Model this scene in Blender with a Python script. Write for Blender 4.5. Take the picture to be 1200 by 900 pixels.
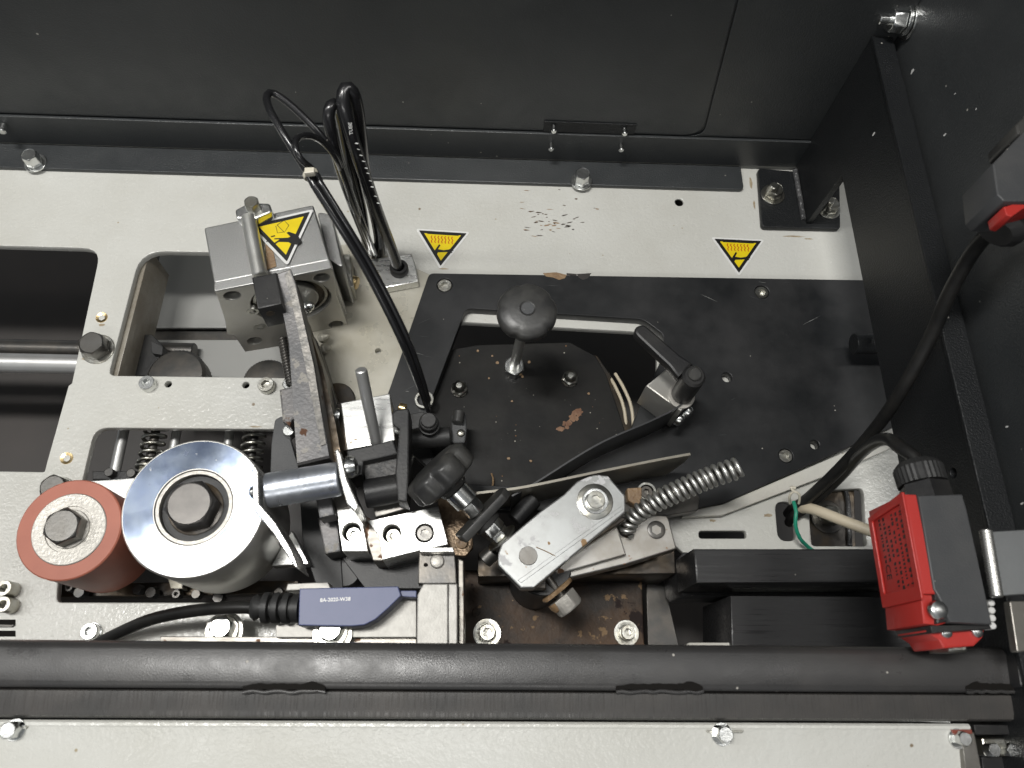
import bpy, bmesh, math, random
from mathutils import Vector, Matrix, Quaternion
random.seed(7)
V = Vector
for o in list(bpy.data.objects): bpy.data.objects.remove(o)
scene = bpy.context.scene
COL = scene.collection
MM = 0.001
# ------------------------------------------------------------------ camera
F, H = 890.0, 420.0                      # focal length in pixels of a 1200x900 frame, camera height in mm
_X = V((.9991, .0205, .0365)).normalized()
_D = V((-.0415, .3835, .9226)); _D = (_D - _D.dot(_X) * _X).normalized()
_Z = -_D; _Y = _Z.cross(_X)
RT = V((_X[0], _Y[0], _Z[0])); DN = V((_X[1], _Y[1], _Z[1])); FW = V((_X[2], _Y[2], _Z[2]))
CAM = V((0, 0, H))
cd = bpy.data.cameras.new('camera'); cam = bpy.data.objects.new('camera', cd); COL.objects.link(cam)
cd.sensor_width = 36; cd.lens = 36 * F / 1200; cd.clip_start = .005; cd.clip_end = 50
cam.matrix_world = Matrix(((RT.x, -DN.x, -FW.x, 0), (RT.y, -DN.y, -FW.y, 0), (RT.z, -DN.z, -FW.z, H * MM), (0, 0, 0, 1)))
scene.camera = cam
cd.dof.use_dof = True; cd.dof.focus_distance = .47; cd.dof.aperture_fstop = 20.0
# ------------------------------------------------------------------ light
world = bpy.data.worlds.new('World'); scene.world = world; world.use_nodes = True
wn = world.node_tree; bg = wn.nodes['Background']
bg.inputs[0].default_value = (.93, .97, 1, 1); bg.inputs[1].default_value = .25
def area(name, loc, target, sx, sy, power, col=(1, .985, .95)):
    l = bpy.data.lights.new(name, 'AREA'); l.shape = 'RECTANGLE'; l.size = sx; l.size_y = sy; l.energy = power; l.color = col
    o = bpy.data.objects.new(name, l); COL.objects.link(o); o.location = loc
    o.rotation_euler = (V(target) - V(loc)).to_track_quat('-Z', 'Y').to_euler(); return o
area('ceiling_lamp', (-.42, .20, 1.9), (0, .12, 0), .14, .55, 25)
area('ceiling_lamp', (.95, .25, 1.9), (0, .12, 0), .15, 1.1, 9)
area('ceiling_lamp', (-1.5, .2, 1.9), (0, .12, 0), .15, 1.1, 7)
area('ceiling_lamp', (-.3, -1.5, 1.7), (0, .2, 0), 1.3, .16, 7)
scene.view_settings.view_transform = 'Standard'; scene.view_settings.look = 'None'
scene.view_settings.exposure = 0; scene.view_settings.gamma = 1
scene.render.engine = 'CYCLES'
# ------------------------------------------------------------------ measuring helpers (mm)
def ray(px, py): return RT * ((px - 600) / F) + DN * ((py - 450) / F) + FW
def P(px, py, z=0):
    d = ray(px, py); return CAM + d * ((z - H) / d.z)
def PY(px, py, y):
    d = ray(px, py); return CAM + d * (y / d.y)
def PX(px, py, x):
    d = ray(px, py); return CAM + d * (x / d.x)
def S(p): return (p - CAM).dot(FW) / F                      # mm per pixel at a point
def pl(pts, z=0): return [P(a, b, z).xy for a, b in pts]
# ------------------------------------------------------------------ materials
def mat(name, col, rough=.5, metal=0, bump=None, spots=(), tint=None, streak=None, spec=.5, coat=0, roughvar=0):
    """tint=(scale, amount, colour2); bump=(scale,strength,dist); spots=[(colour, scale, threshold, rough)] ; streak=(sx,sy,sz,amount)"""
    m = bpy.data.materials.new(name); m.use_nodes = True; nt = m.node_tree; N = nt.nodes; L = nt.links
    b = N['Principled BSDF']; b.inputs['Metallic'].default_value = metal; b.inputs['Roughness'].default_value = rough
    b.inputs['Specular IOR Level'].default_value = spec; b.inputs['Coat Weight'].default_value = coat; b.inputs['Coat Roughness'].default_value = .15
    tc = N.new('ShaderNodeTexCoord'); c4 = lambda c: (c[0], c[1], c[2], 1)
    geo = N.new('ShaderNodeNewGeometry')
    src = geo.outputs['Position']
    cur = None
    rgb = N.new('ShaderNodeRGB'); rgb.outputs[0].default_value = c4(col); cur = rgb.outputs[0]
    rgh = N.new('ShaderNodeValue'); rgh.outputs[0].default_value = rough; rcur = rgh.outputs[0]
    def noise(scale, detail=4, vec=None, rg=.6):
        n = N.new('ShaderNodeTexNoise'); n.inputs['Scale'].default_value = scale; n.inputs['Detail'].default_value = detail
        n.inputs['Roughness'].default_value = rg
        L.new(vec or src, n.inputs['Vector']); return n.outputs['Fac']
    def mix(fac, a, bcol):
        x = N.new('ShaderNodeMix'); x.data_type = 'RGBA'; L.new(fac, x.inputs[0]); L.new(a, x.inputs[6])
        if isinstance(bcol, tuple): x.inputs[7].default_value = c4(bcol)
        else: L.new(bcol, x.inputs[7])
        return x.outputs[2]
    def ramp(v, lo, hi, a=0, bb=1):
        r = N.new('ShaderNodeMapRange'); L.new(v, r.inputs[0])
        for i, q in enumerate((lo, hi, a, bb)): r.inputs[i + 1].default_value = q
        return r.outputs[0]
    def add(a, bv):
        x = N.new('ShaderNodeMath'); x.operation = 'ADD'; x.use_clamp = True; L.new(a, x.inputs[0]); L.new(bv, x.inputs[1]); return x.outputs[0]
    if tint:
        cur = mix(ramp(noise(tint[0], 5), .38, .66, 0, tint[1]), cur, tint[2])
    hgt = None
    if streak:
        mp = N.new('ShaderNodeMapping'); L.new(src, mp.inputs[0]); mp.inputs['Scale'].default_value = streak[:3]
        if len(streak) > 4: mp.inputs['Rotation'].default_value[2] = streak[4]
        s = noise(1.0, 3, mp.outputs[0], .7); hgt = s
        rcur = add(rcur, ramp(s, .3, .7, -streak[3], streak[3]))
        cur = mix(ramp(s, .42, .7, 0, streak[3] * 1.6), cur, tuple(x * .55 for x in col))
    if roughvar:
        rcur = add(rcur, ramp(noise(70, 5), .3, .7, -roughvar, roughvar))
    for sp in spots:
        if sp[1] >= 150:                                       # separate specks of dust, one per random cell
            vo = N.new('ShaderNodeTexVoronoi'); vo.inputs['Scale'].default_value = sp[1] * .62; L.new(src, vo.inputs['Vector'])
            sep = N.new('ShaderNodeSeparateColor'); L.new(vo.outputs['Color'], sep.inputs[0])
            pick = ramp(sep.outputs[0], 1 - (.80 - sp[2]) * 1.7, 1.0, 0, .15)
            sub = N.new('ShaderNodeMath'); sub.operation = 'SUBTRACT'; L.new(pick, sub.inputs[0]); L.new(vo.outputs['Distance'], sub.inputs[1])
            f = ramp(sub.outputs[0], 0, .05)
        else:
            f = ramp(noise(sp[1], 3 if len(sp) < 5 else sp[4]), sp[2], sp[2] + .025)
        cur = mix(f, cur, sp[0]); rcur = add(rcur, ramp(f, 0, 1, 0, sp[3]))
        if metal > .5 :
            mm_ = N.new('ShaderNodeMath'); mm_.operation = 'MULTIPLY_ADD'; L.new(f, mm_.inputs[0]); mm_.inputs[1].default_value = -.8; mm_.inputs[2].default_value = metal; mm_.use_clamp = True
            L.new(mm_.outputs[0], b.inputs['Metallic'])
    L.new(cur, b.inputs['Base Color']); L.new(rcur, b.inputs['Roughness'])
    if bump:
        bp = N.new('ShaderNodeBump'); bp.inputs['Strength'].default_value = min(1, bump[1] * 2.0); bp.inputs['Distance'].default_value = bump[2] * MM * 3.0
        L.new(noise(bump[0], 2), bp.inputs['Height'])
        prev = bp.outputs[0]
        if hgt is not None:
            b2 = N.new('ShaderNodeBump'); b2.inputs['Strength'].default_value = .25; b2.inputs['Distance'].default_value = .03 * MM
            L.new(hgt, b2.inputs['Height']); L.new(prev, b2.inputs['Normal']); prev = b2.outputs[0]
        L.new(prev, b.inputs['Normal'])
    return m
DUST = (.42, .4, .36)
M = {}
M['white'] = mat('powder_white', (.60, .598, .562), .24, bump=(430, .5, .10), tint=(13, .5, (.49, .48, .43)), spots=[((.22, .17, .11), 180, .755, .2), ((.36, .30, .20), 300, .755, .1)], roughvar=.07)
M['white2'] = mat('painted_white', (.60, .59, .54), .30, bump=(700, .3, .1), tint=(14, .4, (.47, .44, .37)), spots=[((.25, .2, .13), 200, .74, .2)])
M['cream'] = mat('stained_plate', (.52, .50, .43), .33, metal=.2, bump=(500, .12, .06), tint=(30, .7, (.38, .35, .27)), spots=[((.2, .13, .07), 180, .74, .2)], roughvar=.12)
M['black'] = mat('textured_black_paint', (.010, .011, .012), .40, bump=(1100, .5, .10), tint=(20, .5, (.018, .019, .020)), spots=[(DUST, 330, .75, .3)], spec=.35)
M['wall'] = mat('textured_slate_paint', (.030, .033, .035), .36, bump=(1000, .45, .09), tint=(5, .9, (.056, .059, .060)), spots=[(DUST, 300, .762, .3)], spec=.5, roughvar=.08)  # broad paler tint stands in for gloss reflections on the wall
M['cover'] = mat('satin_black_plate', (.010, .011, .012), .42, bump=(700, .15, .03), tint=(22, .9, (.032, .032, .033)), spots=[(DUST, 380, .755, .3)], roughvar=.08, spec=.33)
M['lid'] = mat('dirty_black_lid', (.007, .007, .007), .5, bump=(300, .15, .05), tint=(25, .8, (.020, .019, .017)), spots=[((.40, .38, .33), 430, .60, .3), ((.22, .12, .06), 420, .70, .3)], roughvar=.1, spec=.22)
M['beam'] = mat('worn_black_beam', (.036, .035, .035), .33, bump=(1500, .3, .03), tint=(14, .8, (.060, .057, .054)), spots=[(DUST, 400, .73, .3)], roughvar=.10)
M['beam2'] = mat('brushed_black_strip', (.055, .053, .051), .36, bump=(1500, .3, .03), tint=(40, .7, (.085, .078, .072)), streak=(1300, 60, 60, .20))
M['black_rough'] = mat('dark_machined_plastic', (.022, .022, .023), .40, bump=(500, .1, .03), streak=(25, 700, 700, .2), spots=[(DUST, 380, .755, .3)], spec=.4)
M['black_pl'] = mat('black_plastic', (.014, .014, .015), .42, bump=(900, .3, .05), tint=(60, .7, (.034, .033, .031)), spots=[(DUST, 420, .76, .3)], spec=.4)
M['knob'] = mat('dusty_black_plastic', (.030, .030, .030), .36, bump=(500, .2, .06), tint=(90, .8, (.060, .059, .055)), spots=[(DUST, 500, .72, .3)])
M['grey_pl'] = mat('charcoal_plastic', (.052, .054, .057), .5, bump=(1300, .4, .05), tint=(60, .6, (.075, .075, .075)), spots=[(DUST, 500, .76, .3)])
M['cable'] = mat('black_cable', (.011, .011, .012), .25, bump=(260, .12, .1), spots=[((.2, .19, .17), 300, .76, .3)], coat=.3)
M['cable2'] = mat('matt_cable', (.010, .010, .010), .38, bump=(300, .2, .04), tint=(120, .4, (.03, .028, .025)), spec=.4)
M['alu'] = mat('machined_aluminium', (.70, .70, .68), .30, .95, bump=(900, .12, .02), streak=(60, 400, 400, .06), spots=[((.38, .27, .15), 80, .72, .3)])
M['alu2'] = mat('anodised_aluminium', (.44, .44, .43), .38, 1, bump=(1600, .35, .03), tint=(1500, .5, (.3, .3, .3)))
M['aluface'] = mat('cast_aluminium_face', (.50, .49, .46), .38, .7, bump=(1200, .2, .02), tint=(60, .5, (.42, .40, .35)))
M['arm'] = mat('scratched_aluminium', (.40, .41, .405), .36, .8, bump=(400, .12, .02), tint=(70, .8, (.29, .29, .28)), spots=[((.30, .20, .11), 95, .67, .3), ((.55, .55, .55), 140, .60, -.1, 8)])
M['cast'] = mat('sensor_body_metal', (.40, .39, .365), .5, .6, bump=(900, .4, .04), tint=(200, .6, (.30, .29, .27)))
M['rodsteel'] = mat('ground_rod_steel', (.66, .66, .65), .38, .8, bump=(200, .08, .02), tint=(80, .4, (.50, .49, .47)))
M['zincmatt'] = mat('bright_matt_zinc', (.74, .74, .71), .36, .88, bump=(300, .2, .03), tint=(120, .5, (.55, .54, .50)))
M['zinc'] = mat('zinc_plated', (.74, .75, .74), .24, 1, bump=(260, .25, .05), tint=(200, .5, (.5, .5, .47)))
M['zincpin'] = mat('zinc_pin', (.58, .61, .66), .34, .85, bump=(700, .25, .03), tint=(110, .6, (.42, .45, .52)), streak=(300, 60, 60, .08))
M['zinc2'] = mat('dull_zinc', (.48, .48, .45), .3, 1, bump=(300, .25, .1), tint=(150, .6, (.3, .27, .2)))
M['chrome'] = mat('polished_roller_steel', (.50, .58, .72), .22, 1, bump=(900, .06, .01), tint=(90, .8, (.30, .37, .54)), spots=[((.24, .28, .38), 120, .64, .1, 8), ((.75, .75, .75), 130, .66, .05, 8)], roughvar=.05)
_m = M['chrome']; _nt = _m.node_tree; _b = _nt.nodes['Principled BSDF']; _b.inputs['Anisotropic'].default_value = .75
_t = _nt.nodes.new('ShaderNodeTangent'); _t.direction_type = 'RADIAL'; _t.axis = 'Z'; _nt.links.new(_t.outputs[0], _b.inputs['Tangent'])
M['chromeside'] = mat('ground_roller_steel', (.66, .65, .62), .38, .72, bump=(90, .10, .05), tint=(40, .5, (.42, .40, .36)))
M['steel'] = mat('bright_steel', (.66, .65, .62), .27, .9, bump=(300, .1, .02), streak=(500, 500, 40, .05))
M['brass'] = mat('brass', (.70, .53, .28), .3, 1)
M['dsteel'] = mat('black_oxide_steel', (.085, .083, .08), .36, .7, bump=(500, .2, .05), tint=(90, .6, (.15, .135, .115)))
M['bolt'] = mat('turned_dark_bolt', (.19, .185, .175), .34, .9, bump=(500, .15, .05), tint=(90, .5, (.12, .11, .095)))
M['scrap'] = mat('worn_raw_steel', (.125, .124, .126), .46, .5, bump=(500, .3, .10), tint=(60, .8, (.19, .18, .175)), spots=[((.30, .285, .26), 145, .585, .2, 10), ((.12, .06, .035), 80, .66, .3, 6)])
M['oily'] = mat('oily_dark_steel', (.055, .05, .045), .3, .6, bump=(80, .3, .3), tint=(60, .8, (.11, .078, .045)))
M['arm2'] = mat('stained_steel_block', (.26, .25, .23), .38, .8, bump=(300, .2, .03), streak=(60, 300, 300, .06, .3), spots=[((.20, .10, .05), 90, .63, .3)], tint=(40, .7, (.17, .15, .125)))
M['rust'] = mat('glue_stained_floor', (.032, .025, .020), .55, bump=(300, .4, .15), tint=(28, .9, (.12, .068, .036)), spots=[((.24, .16, .09), 120, .62, .2, 8), ((.02, .012, .010), 40, .60, .2, 8), ((.42, .3, .18), 420, .66, .1)], spec=.3)
M['glue'] = mat('dried_glue', (.30, .20, .11), .5, bump=(500, .5, .2), tint=(200, .6, (.17, .10, .055)))
M['red_rub'] = mat('red_rubber', (.42, .14, .09), .5, bump=(200, .06, .1), tint=(40, .5, (.33, .10, .065)))
M['redside'] = mat('red_rubber_side', (.24, .06, .04), .38, bump=(200, .06, .1), tint=(30, .6, (.16, .04, .03)))
M['core'] = mat('turned_white_metal', (.50, .48, .44), .45, .5, bump=(700, .5, .06), streak=(300, 900, 900, .10, .5), spots=[((.2, .15, .1), 300, .70, .1)])
M['red_pl'] = mat('red_plastic', (.42, .030, .024), .38, bump=(900, .2, .05), tint=(60, .5, (.42, .03, .025)))
M['blue'] = mat('blue_sensor_plastic', (.085, .105, .215), .42, bump=(900, .15, .02), tint=(60, .6, (.11, .125, .24)))
M['rubber'] = mat('black_rubber', (.020, .020, .020), .5, bump=(700, .2, .08), tint=(100, .5, (.04, .04, .04)))
M['yellow'] = mat('sticker_yellow', (.78, .60, .01), .35, tint=(150, .4, (.68, .50, .01)))
M['ink'] = mat('sticker_black', (.012, .012, .012), .35)
M['inkred'] = mat('sticker_orange', (.50, .07, .01), .35)
M['stwhite'] = mat('sticker_white', (.72, .72, .70), .35)
M['nylon'] = mat('nylon_tie', (.62, .58, .48), .35)
M['beige'] = mat('beige_sheath', (.62, .55, .42), .45, tint=(60, .5, (.5, .42, .3)))
M['green'] = mat('green_wire', (.02, .27, .17), .38)
M['teal'] = mat('teal_plastic', (.02, .30, .40), .4)
M['grey_in'] = mat('inner_grey_panel', (.36, .36, .345), .4, bump=(500, .1, .05), tint=(10, .4, (.30, .30, .28)))
M['rib'] = mat('inner_rib', (.30, .275, .23), .42, bump=(300, .3, .2), tint=(40, .8, (.18, .15, .11)))
M['void'] = mat('inner_dark', (.028, .025, .023), .5, tint=(7, .8, (.05, .042, .038)))
M['print'] = mat('cable_print', (.6, .6, .58), .5)
M['hole'] = mat('hole_shade', (.010, .009, .008), .8, spec=.1)  # flat black, paints the shade inside holes, slots and dents
M['weld'] = mat('weld_bead', (.05, .05, .052), .3, bump=(350, .8, .5), tint=(100, .6, (.12, .12, .12)))
M['ground_edge'] = mat('hinge_grey', (.26, .27, .275), .35, .6, bump=(500, .1, .05), tint=(15, .4, (.2, .2, .2)))
# ------------------------------------------------------------------ object helpers
def tag(o, label=None, cat=None, group=None, kind=None):
    if label: o['label'] = label
    if cat: o['category'] = cat
    if group: o['group'] = group
    if kind: o['kind'] = kind
    return o
def thing(name, label, cat, base, group=None, kind=None):
    o = bpy.data.objects.new(name, None); COL.objects.link(o); o.location = V(base) * MM; o.empty_display_size = .01
    if kind: tag(o, label, None, group, kind)
    else: tag(o, label, cat, group)
    return o
def wloc(o):
    p = V((0, 0, 0))
    while o is not None: p += o.location; o = o.parent
    return p
def link(name, me, m, parent=None, smooth=35):
    """me holds world mm coordinates; they become metres about the parent's base"""
    o = bpy.data.objects.new(name, me); COL.objects.link(o)
    off = wloc(parent) if parent else V((0, 0, 0))
    if parent: o.parent = parent
    me.transform(Matrix.Translation(-off) @ Matrix.Scale(MM, 4))
    if m is not None:
        me.materials.clear(); me.materials.append(m)
    me.polygons.foreach_set('use_smooth', [smooth > 0] * len(me.polygons))
    if smooth > 0: me.set_sharp_from_angle(angle=math.radians(smooth))
    return o
def base_at(o, p):
    """give a single-mesh thing its origin at p (mm)"""
    o.data.transform(Matrix.Translation(-V(p) * MM)); o.location = V(p) * MM; return o
def rnd(pts, r, n=5):
    """round the corners of a 2D polygon; r number or list"""
    out = []; N = len(pts)
    for i in range(N):
        p = V(pts[i]); a = V(pts[i - 1]); b = V(pts[(i + 1) % N]); ri = r[i] if isinstance(r, (list, tuple)) else r
        if ri <= 0: out.append(p.copy()); continue
        d1 = (a - p); d2 = (b - p); l1, l2 = d1.length, d2.length; d1.normalize(); d2.normalize()
        ang = d1.angle(d2); t = min(ri / math.tan(ang / 2), l1 * .48, l2 * .48)
        p1 = p + d1 * t; p2 = p + d2 * t
        for k in range(n + 1):
            s = k / n; out.append((p1 * (1 - s) + p * s) * (1 - s) + (p * (1 - s) + p2 * s) * s)
    return out
def circ(c, r, n=20, a=1, rot=0):
    return [V((c[0] + r * math.cos(t) * math.cos(rot) - r * a * math.sin(t) * math.sin(rot), c[1] + r * math.cos(t) * math.sin(rot) + r * a * math.sin(t) * math.cos(rot))) for t in [2 * math.pi * k / n for k in range(n)]]
def frame(o, u, n):
    """matrix: local x along u, local z along n, origin o (mm)"""
    n = V(n).normalized(); u = V(u); u = (u - u.dot(n) * n).normalized(); v = n.cross(u)
    return Matrix(((u.x, v.x, n.x, o[0]), (u.y, v.y, n.y, o[1]), (u.z, v.z, n.z, o[2]), (0, 0, 0, 1)))
def plate_mesh(outer, holes, z1, z0, bev=.4, Mx=None, bres=1):
    cu = bpy.data.curves.new('c', 'CURVE'); cu.dimensions = '2D'; cu.fill_mode = 'BOTH'
    th = z1 - z0; bev = min(bev, th * .4)
    for lp in [outer] + list(holes):
        s = cu.splines.new('POLY'); s.points.add(len(lp) - 1); s.use_cyclic_u = True
        for p, q in zip(s.points, lp): p.co = (q[0], q[1], 0, 1)
    cu.extrude = th / 2 - bev; cu.bevel_depth = bev; cu.bevel_resolution = bres; cu.offset = -bev
    ob = bpy.data.objects.new('c', cu); COL.objects.link(ob)
    me = bpy.data.meshes.new_from_object(ob); bpy.data.objects.remove(ob); bpy.data.curves.remove(cu)
    me.transform(Matrix.Translation((0, 0, (z0 + z1) / 2)))
    if Mx is not None: me.transform(Mx)
    return me
def plate(name, outer, z1, z0, m, parent=None, holes=(), bev=.4, Mx=None, smooth=35):
    return link(name, plate_mesh(outer, holes, z1, z0, bev, Mx), m, parent, smooth)
def slab(name, px, z1, z0, m, parent=None, r=0, bev=.4, holes=()):
    """polygon outlined at height z1, vertical sides down to z0"""
    q = pl(px, z1)
    if r: q = rnd(q, r)
    return plate(name, q, z1, z0, m, parent, holes, bev)
def tslab(name, pts, m, parent=None, bev=.6):
    """polygon of (px, py, z of the top, thickness); vertical sides"""
    top = [P(a, b, z) for a, b, z, t in pts]; c2 = sum(top, V((0, 0, 0))) / len(top); bm = bmesh.new(); N = len(pts)
    def ins(p, d): q = p.copy(); w = (c2 - p); w.z = 0; return q + w.normalized() * d
    r0 = [bm.verts.new(ins(p, bev)) for p in top]; r1 = [bm.verts.new(p - V((0, 0, bev))) for p in top]; r2 = [bm.verts.new(p - V((0, 0, q[3]))) for p, q in zip(top, pts)]
    for a, b in ((r0, r1), (r1, r2)):
        for k in range(N): bm.faces.new((a[k], a[(k + 1) % N], b[(k + 1) % N], b[k]))
    bm.faces.new(r0); bm.faces.new(r2[::-1]); bmesh.ops.triangulate(bm, faces=[f for f in bm.faces if len(f.verts) > 4])
    return link(name, bm_mesh(bm), m, parent, 30)
def bm_mesh(bm):
    me = bpy.data.meshes.new('m'); bmesh.ops.recalc_face_normals(bm, faces=bm.faces); bm.to_mesh(me); bm.free(); return me
def lathe_mesh(prof, base, axis, n=32, rf=None, phase=0):
    Mx = frame(base, V(axis).orthogonal(), axis); bm = bmesh.new(); rings = []
    for r, z in prof:
        if r < 1e-6: rings.append([bm.verts.new(Mx @ V((0, 0, z)))]); continue
        rings.append([bm.verts.new(Mx @ V((r * math.cos(t) * (rf(t, r, z) if rf else 1), r * math.sin(t) * (rf(t, r, z) if rf else 1), z))) for t in [phase + 2 * math.pi * k / n for k in range(n)]])
    for a, b in zip(rings, rings[1:]):
        for k in range(n):
            k2 = (k + 1) % n
            if len(a) == 1 and len(b) == 1: continue
            if len(a) == 1: bm.faces.new((a[0], b[k], b[k2]))
            elif len(b) == 1: bm.faces.new((a[k], a[k2], b[0]))
            else: bm.faces.new((a[k], a[k2], b[k2], b[k]))
    return bm_mesh(bm)
def lathe(name, prof, base, axis, m, parent=None, n=32, smooth=35, rf=None, phase=0):
    return link(name, lathe_mesh(prof, base, axis, n, rf, phase), m, parent, smooth)
def rod(name, a, b, r, m, parent=None, n=28, c=.5, smooth=35):
    a = V(a); b = V(b); h = (b - a).length; c = min(c, r * .4, h * .3)
    return lathe(name, [(0, 0), (r - c, 0), (r, c), (r, h - c), (r - c, h), (0, h)], a, b - a, m, parent, n, smooth)
def spline(pts, step=6):
    P_ = [V(p) for p in pts]; P_ = [P_[0] * 2 - P_[1]] + P_ + [P_[-1] * 2 - P_[-2]]; out = []
    for i in range(1, len(P_) - 2):
        a, b, c, d = P_[i - 1:i + 3]; n = max(2, int((c - b).length / step))
        for k in range(n):
            t = k / n; out.append(.5 * ((2 * b) + (-a + c) * t + (2 * a - 5 * b + 4 * c - d) * t * t + (-a + 3 * b - 3 * c + d) * t ** 3))
    out.append(P_[-2]); return out
def tube_mesh(path, r, n=12, flat=1.0):
    bm = bmesh.new(); rings = []; N = len(path); up = None
    for i, p in enumerate(path):
        t = (path[min(i + 1, N - 1)] - path[max(i - 1, 0)]).normalized()
        if up is None: up = t.orthogonal().normalized()
        up = (up - up.dot(t) * t).normalized(); s = t.cross(up)
        rr = r(i / (N - 1)) if callable(r) else r
        rings.append([bm.verts.new(p + up * rr * math.cos(a) + s * rr * math.sin(a) * flat) for a in [2 * math.pi * k / n for k in range(n)]])
    for a, b in zip(rings, rings[1:]):
        for k in range(n): bm.faces.new((a[k], a[(k + 1) % n], b[(k + 1) % n], b[k]))
    bm.faces.new(rings[0]); bm.faces.new(rings[-1][::-1]); return bm_mesh(bm)
def tube(name, pts, r, m, parent=None, n=12, step=3, smooth=60):
    return link(name, tube_mesh(spline(pts, step), r, n), m, parent, smooth)
def helix_pts(path, R, turns, per=14, phase=0):
    N = int(turns * per); out = []; up = None; M_ = len(path) - 1
    for i in range(N + 1):
        s = i / N * M_; k = min(int(s), M_ - 1); p = path[k].lerp(path[k + 1], s - k)
        t = (path[min(k + 2, M_)] - path[max(k - 1, 0)]).normalized()
        if up is None: up = t.orthogonal().normalized()
        up = (up - up.dot(t) * t).normalized(); sd = t.cross(up); a = phase + 2 * math.pi * i / per
        rr = R(i / N) if callable(R) else R
        out.append(p + up * rr * math.cos(a) + sd * rr * math.sin(a))
    return out
def ribbon(name, top, z0, th, m, parent=None, z_of=None):
    """vertical sheet: top = list of world points (mm), going down to z0"""
    bm = bmesh.new(); n = len(top); rows = []
    for i, p in enumerate(top):
        t = (top[min(i + 1, n - 1)] - top[max(i - 1, 0)]); t.z = 0; t.normalize(); s = V((-t.y, t.x, 0)) * th / 2
        zz = z_of(i / (n - 1)) if z_of else z0
        rows.append([bm.verts.new(q) for q in (p - s, p + s, V((p.x + s.x, p.y + s.y, zz)), V((p.x - s.x, p.y - s.y, zz)))])
    for a, b in zip(rows, rows[1:]):
        for k in range(4): bm.faces.new((a[k], a[(k + 1) % 4], b[(k + 1) % 4], b[k]))
    bm.faces.new(rows[0]); bm.faces.new(rows[-1][::-1]); return link(name, bm_mesh(bm), m, parent, 30)
def extrude_x(name, prof, x0, x1, m, parent=None, seg=1, jitter=0):
    bm = bmesh.new(); rows = []
    for i in range(seg + 1):
        x = x0 + (x1 - x0) * i / seg
        rows.append([bm.verts.new((x, y, z)) for y, z in prof])
    k_ = len(prof)
    for a, b in zip(rows, rows[1:]):
        for k in range(k_): bm.faces.new((a[k], a[(k + 1) % k_], b[(k + 1) % k_], b[k]))
    bm.faces.new(rows[0]); bm.faces.new(rows[-1][::-1]); return link(name, bm_mesh(bm), m, parent, 40)
# ------------------------------------------------------------------ fasteners (mesh data shared between alike ones)
_cache = {}
def hexr(t): 
    a = (t % (math.pi / 3)) - math.pi / 6; return .866 / math.cos(a)
def bolt_mesh(kind, r, h):
    key = (kind, round(r * 4) / 4, round(h * 2) / 2)
    if key in _cache: return _cache[key]
    r, h = key[1], key[2]; Zx = (0, 0, 1); O = (0, 0, 0)
    if kind == 'hex':
        bm = bmesh.new(); rings = []
        for zz, rr, cc in ((0, r, 0), (h * .86, r, 0), (h * .97, r * .9, 1), (h, r * .84, 1), (h * .965, r * .80, 1)):
            ring = []
            for k in range(24):
                t = 2 * math.pi * k / 24; q = rr * (hexr(t) / .866 * .866 if not cc else 1) * (1 if not cc else 1)
                if not cc: q = r * hexr(t)
                else: q = min(rr, r * hexr(t) * .985)
                if zz == h * .86: q = r * hexr(t)
                ring.append(bm.verts.new((q * math.cos(t), q * math.sin(t), zz if zz != h * .86 else h * (.93 - .09 * max(0, (hexr(t) - .866) / .134)))))
            rings.append(ring)
        for a, b in zip(rings, rings[1:]):
            for k in range(24): bm.faces.new((a[k], a[(k + 1) % 24], b[(k + 1) % 24], b[k]))
        bm.faces.new(rings[-1]); bm.faces.new(rings[0][::-1]); me = bm_mesh(bm)
    elif kind == 'socket' or kind == 'button' or kind == 'sunk':
        s = .52 if kind != 'button' else .45; rf = None
        def rf(t, rr, zz): return hexr(t) * 1.1 if rr <= r * s + 1e-4 else 1
        if kind == 'socket': prof = [(r, 0), (r, h * .9), (r * .93, h), (r * s, h), (r * s * .999, h * .35), (0, h * .3)]
        elif kind == 'button': prof = [(r, 0), (r * .98, h * .3), (r * .85, h * .72), (r * .62, h * .95), (r * s, h), (r * s * .999, h * .45), (0, h * .4)]
        else: prof = [(r, -.3), (r * .97, h), (r * .9, h * .9), (r * s, h * .2), (r * s * .999, -h * 2), (0, -h * 2)]
        me = lathe_mesh(prof, O, Zx, 24, rf)
    elif kind == 'cap':
        me = lathe_mesh([(r, 0), (r, h * .42), (r * .78, h * .5), (r * .74, h * .62), (r * .6, h * .85), (r * .35, h * .98), (0, h)], O, Zx, 24, lambda t, rr, zz: hexr(t) * 1.04 if zz < h * .45 else 1)
    elif kind == 'pan':
        me = lathe_mesh([(r, 0), (r, h * .4), (r * .85, h * .8), (r * .5, h), (0, h * 1.02)], O, Zx, 24)
    elif kind == 'washer':
        me = lathe_mesh([(r * .52, 0), (r, 0), (r, h * .8), (r * .97, h), (r * .55, h), (r * .52, h * .9), (r * .52, 0)], O, Zx, 28)
    elif kind == 'ring':
        me = lathe_mesh([(r * .72, 0), (r, 0), (r, h * .8), (r * .97, h), (r * .75, h), (r * .72, h * .9), (r * .72, 0)], O, Zx, 28)
    elif kind == 'disc':
        me = lathe_mesh([(r, 0), (r, h * .8), (r * .96, h), (0, h)], O, Zx, 28)
    me.transform(Matrix.Scale(MM, 4)); me.polygons.foreach_set('use_smooth', [True] * len(me.polygons)); me.set_sharp_from_angle(angle=math.radians(32))
    _cache[key] = me; return me
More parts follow.
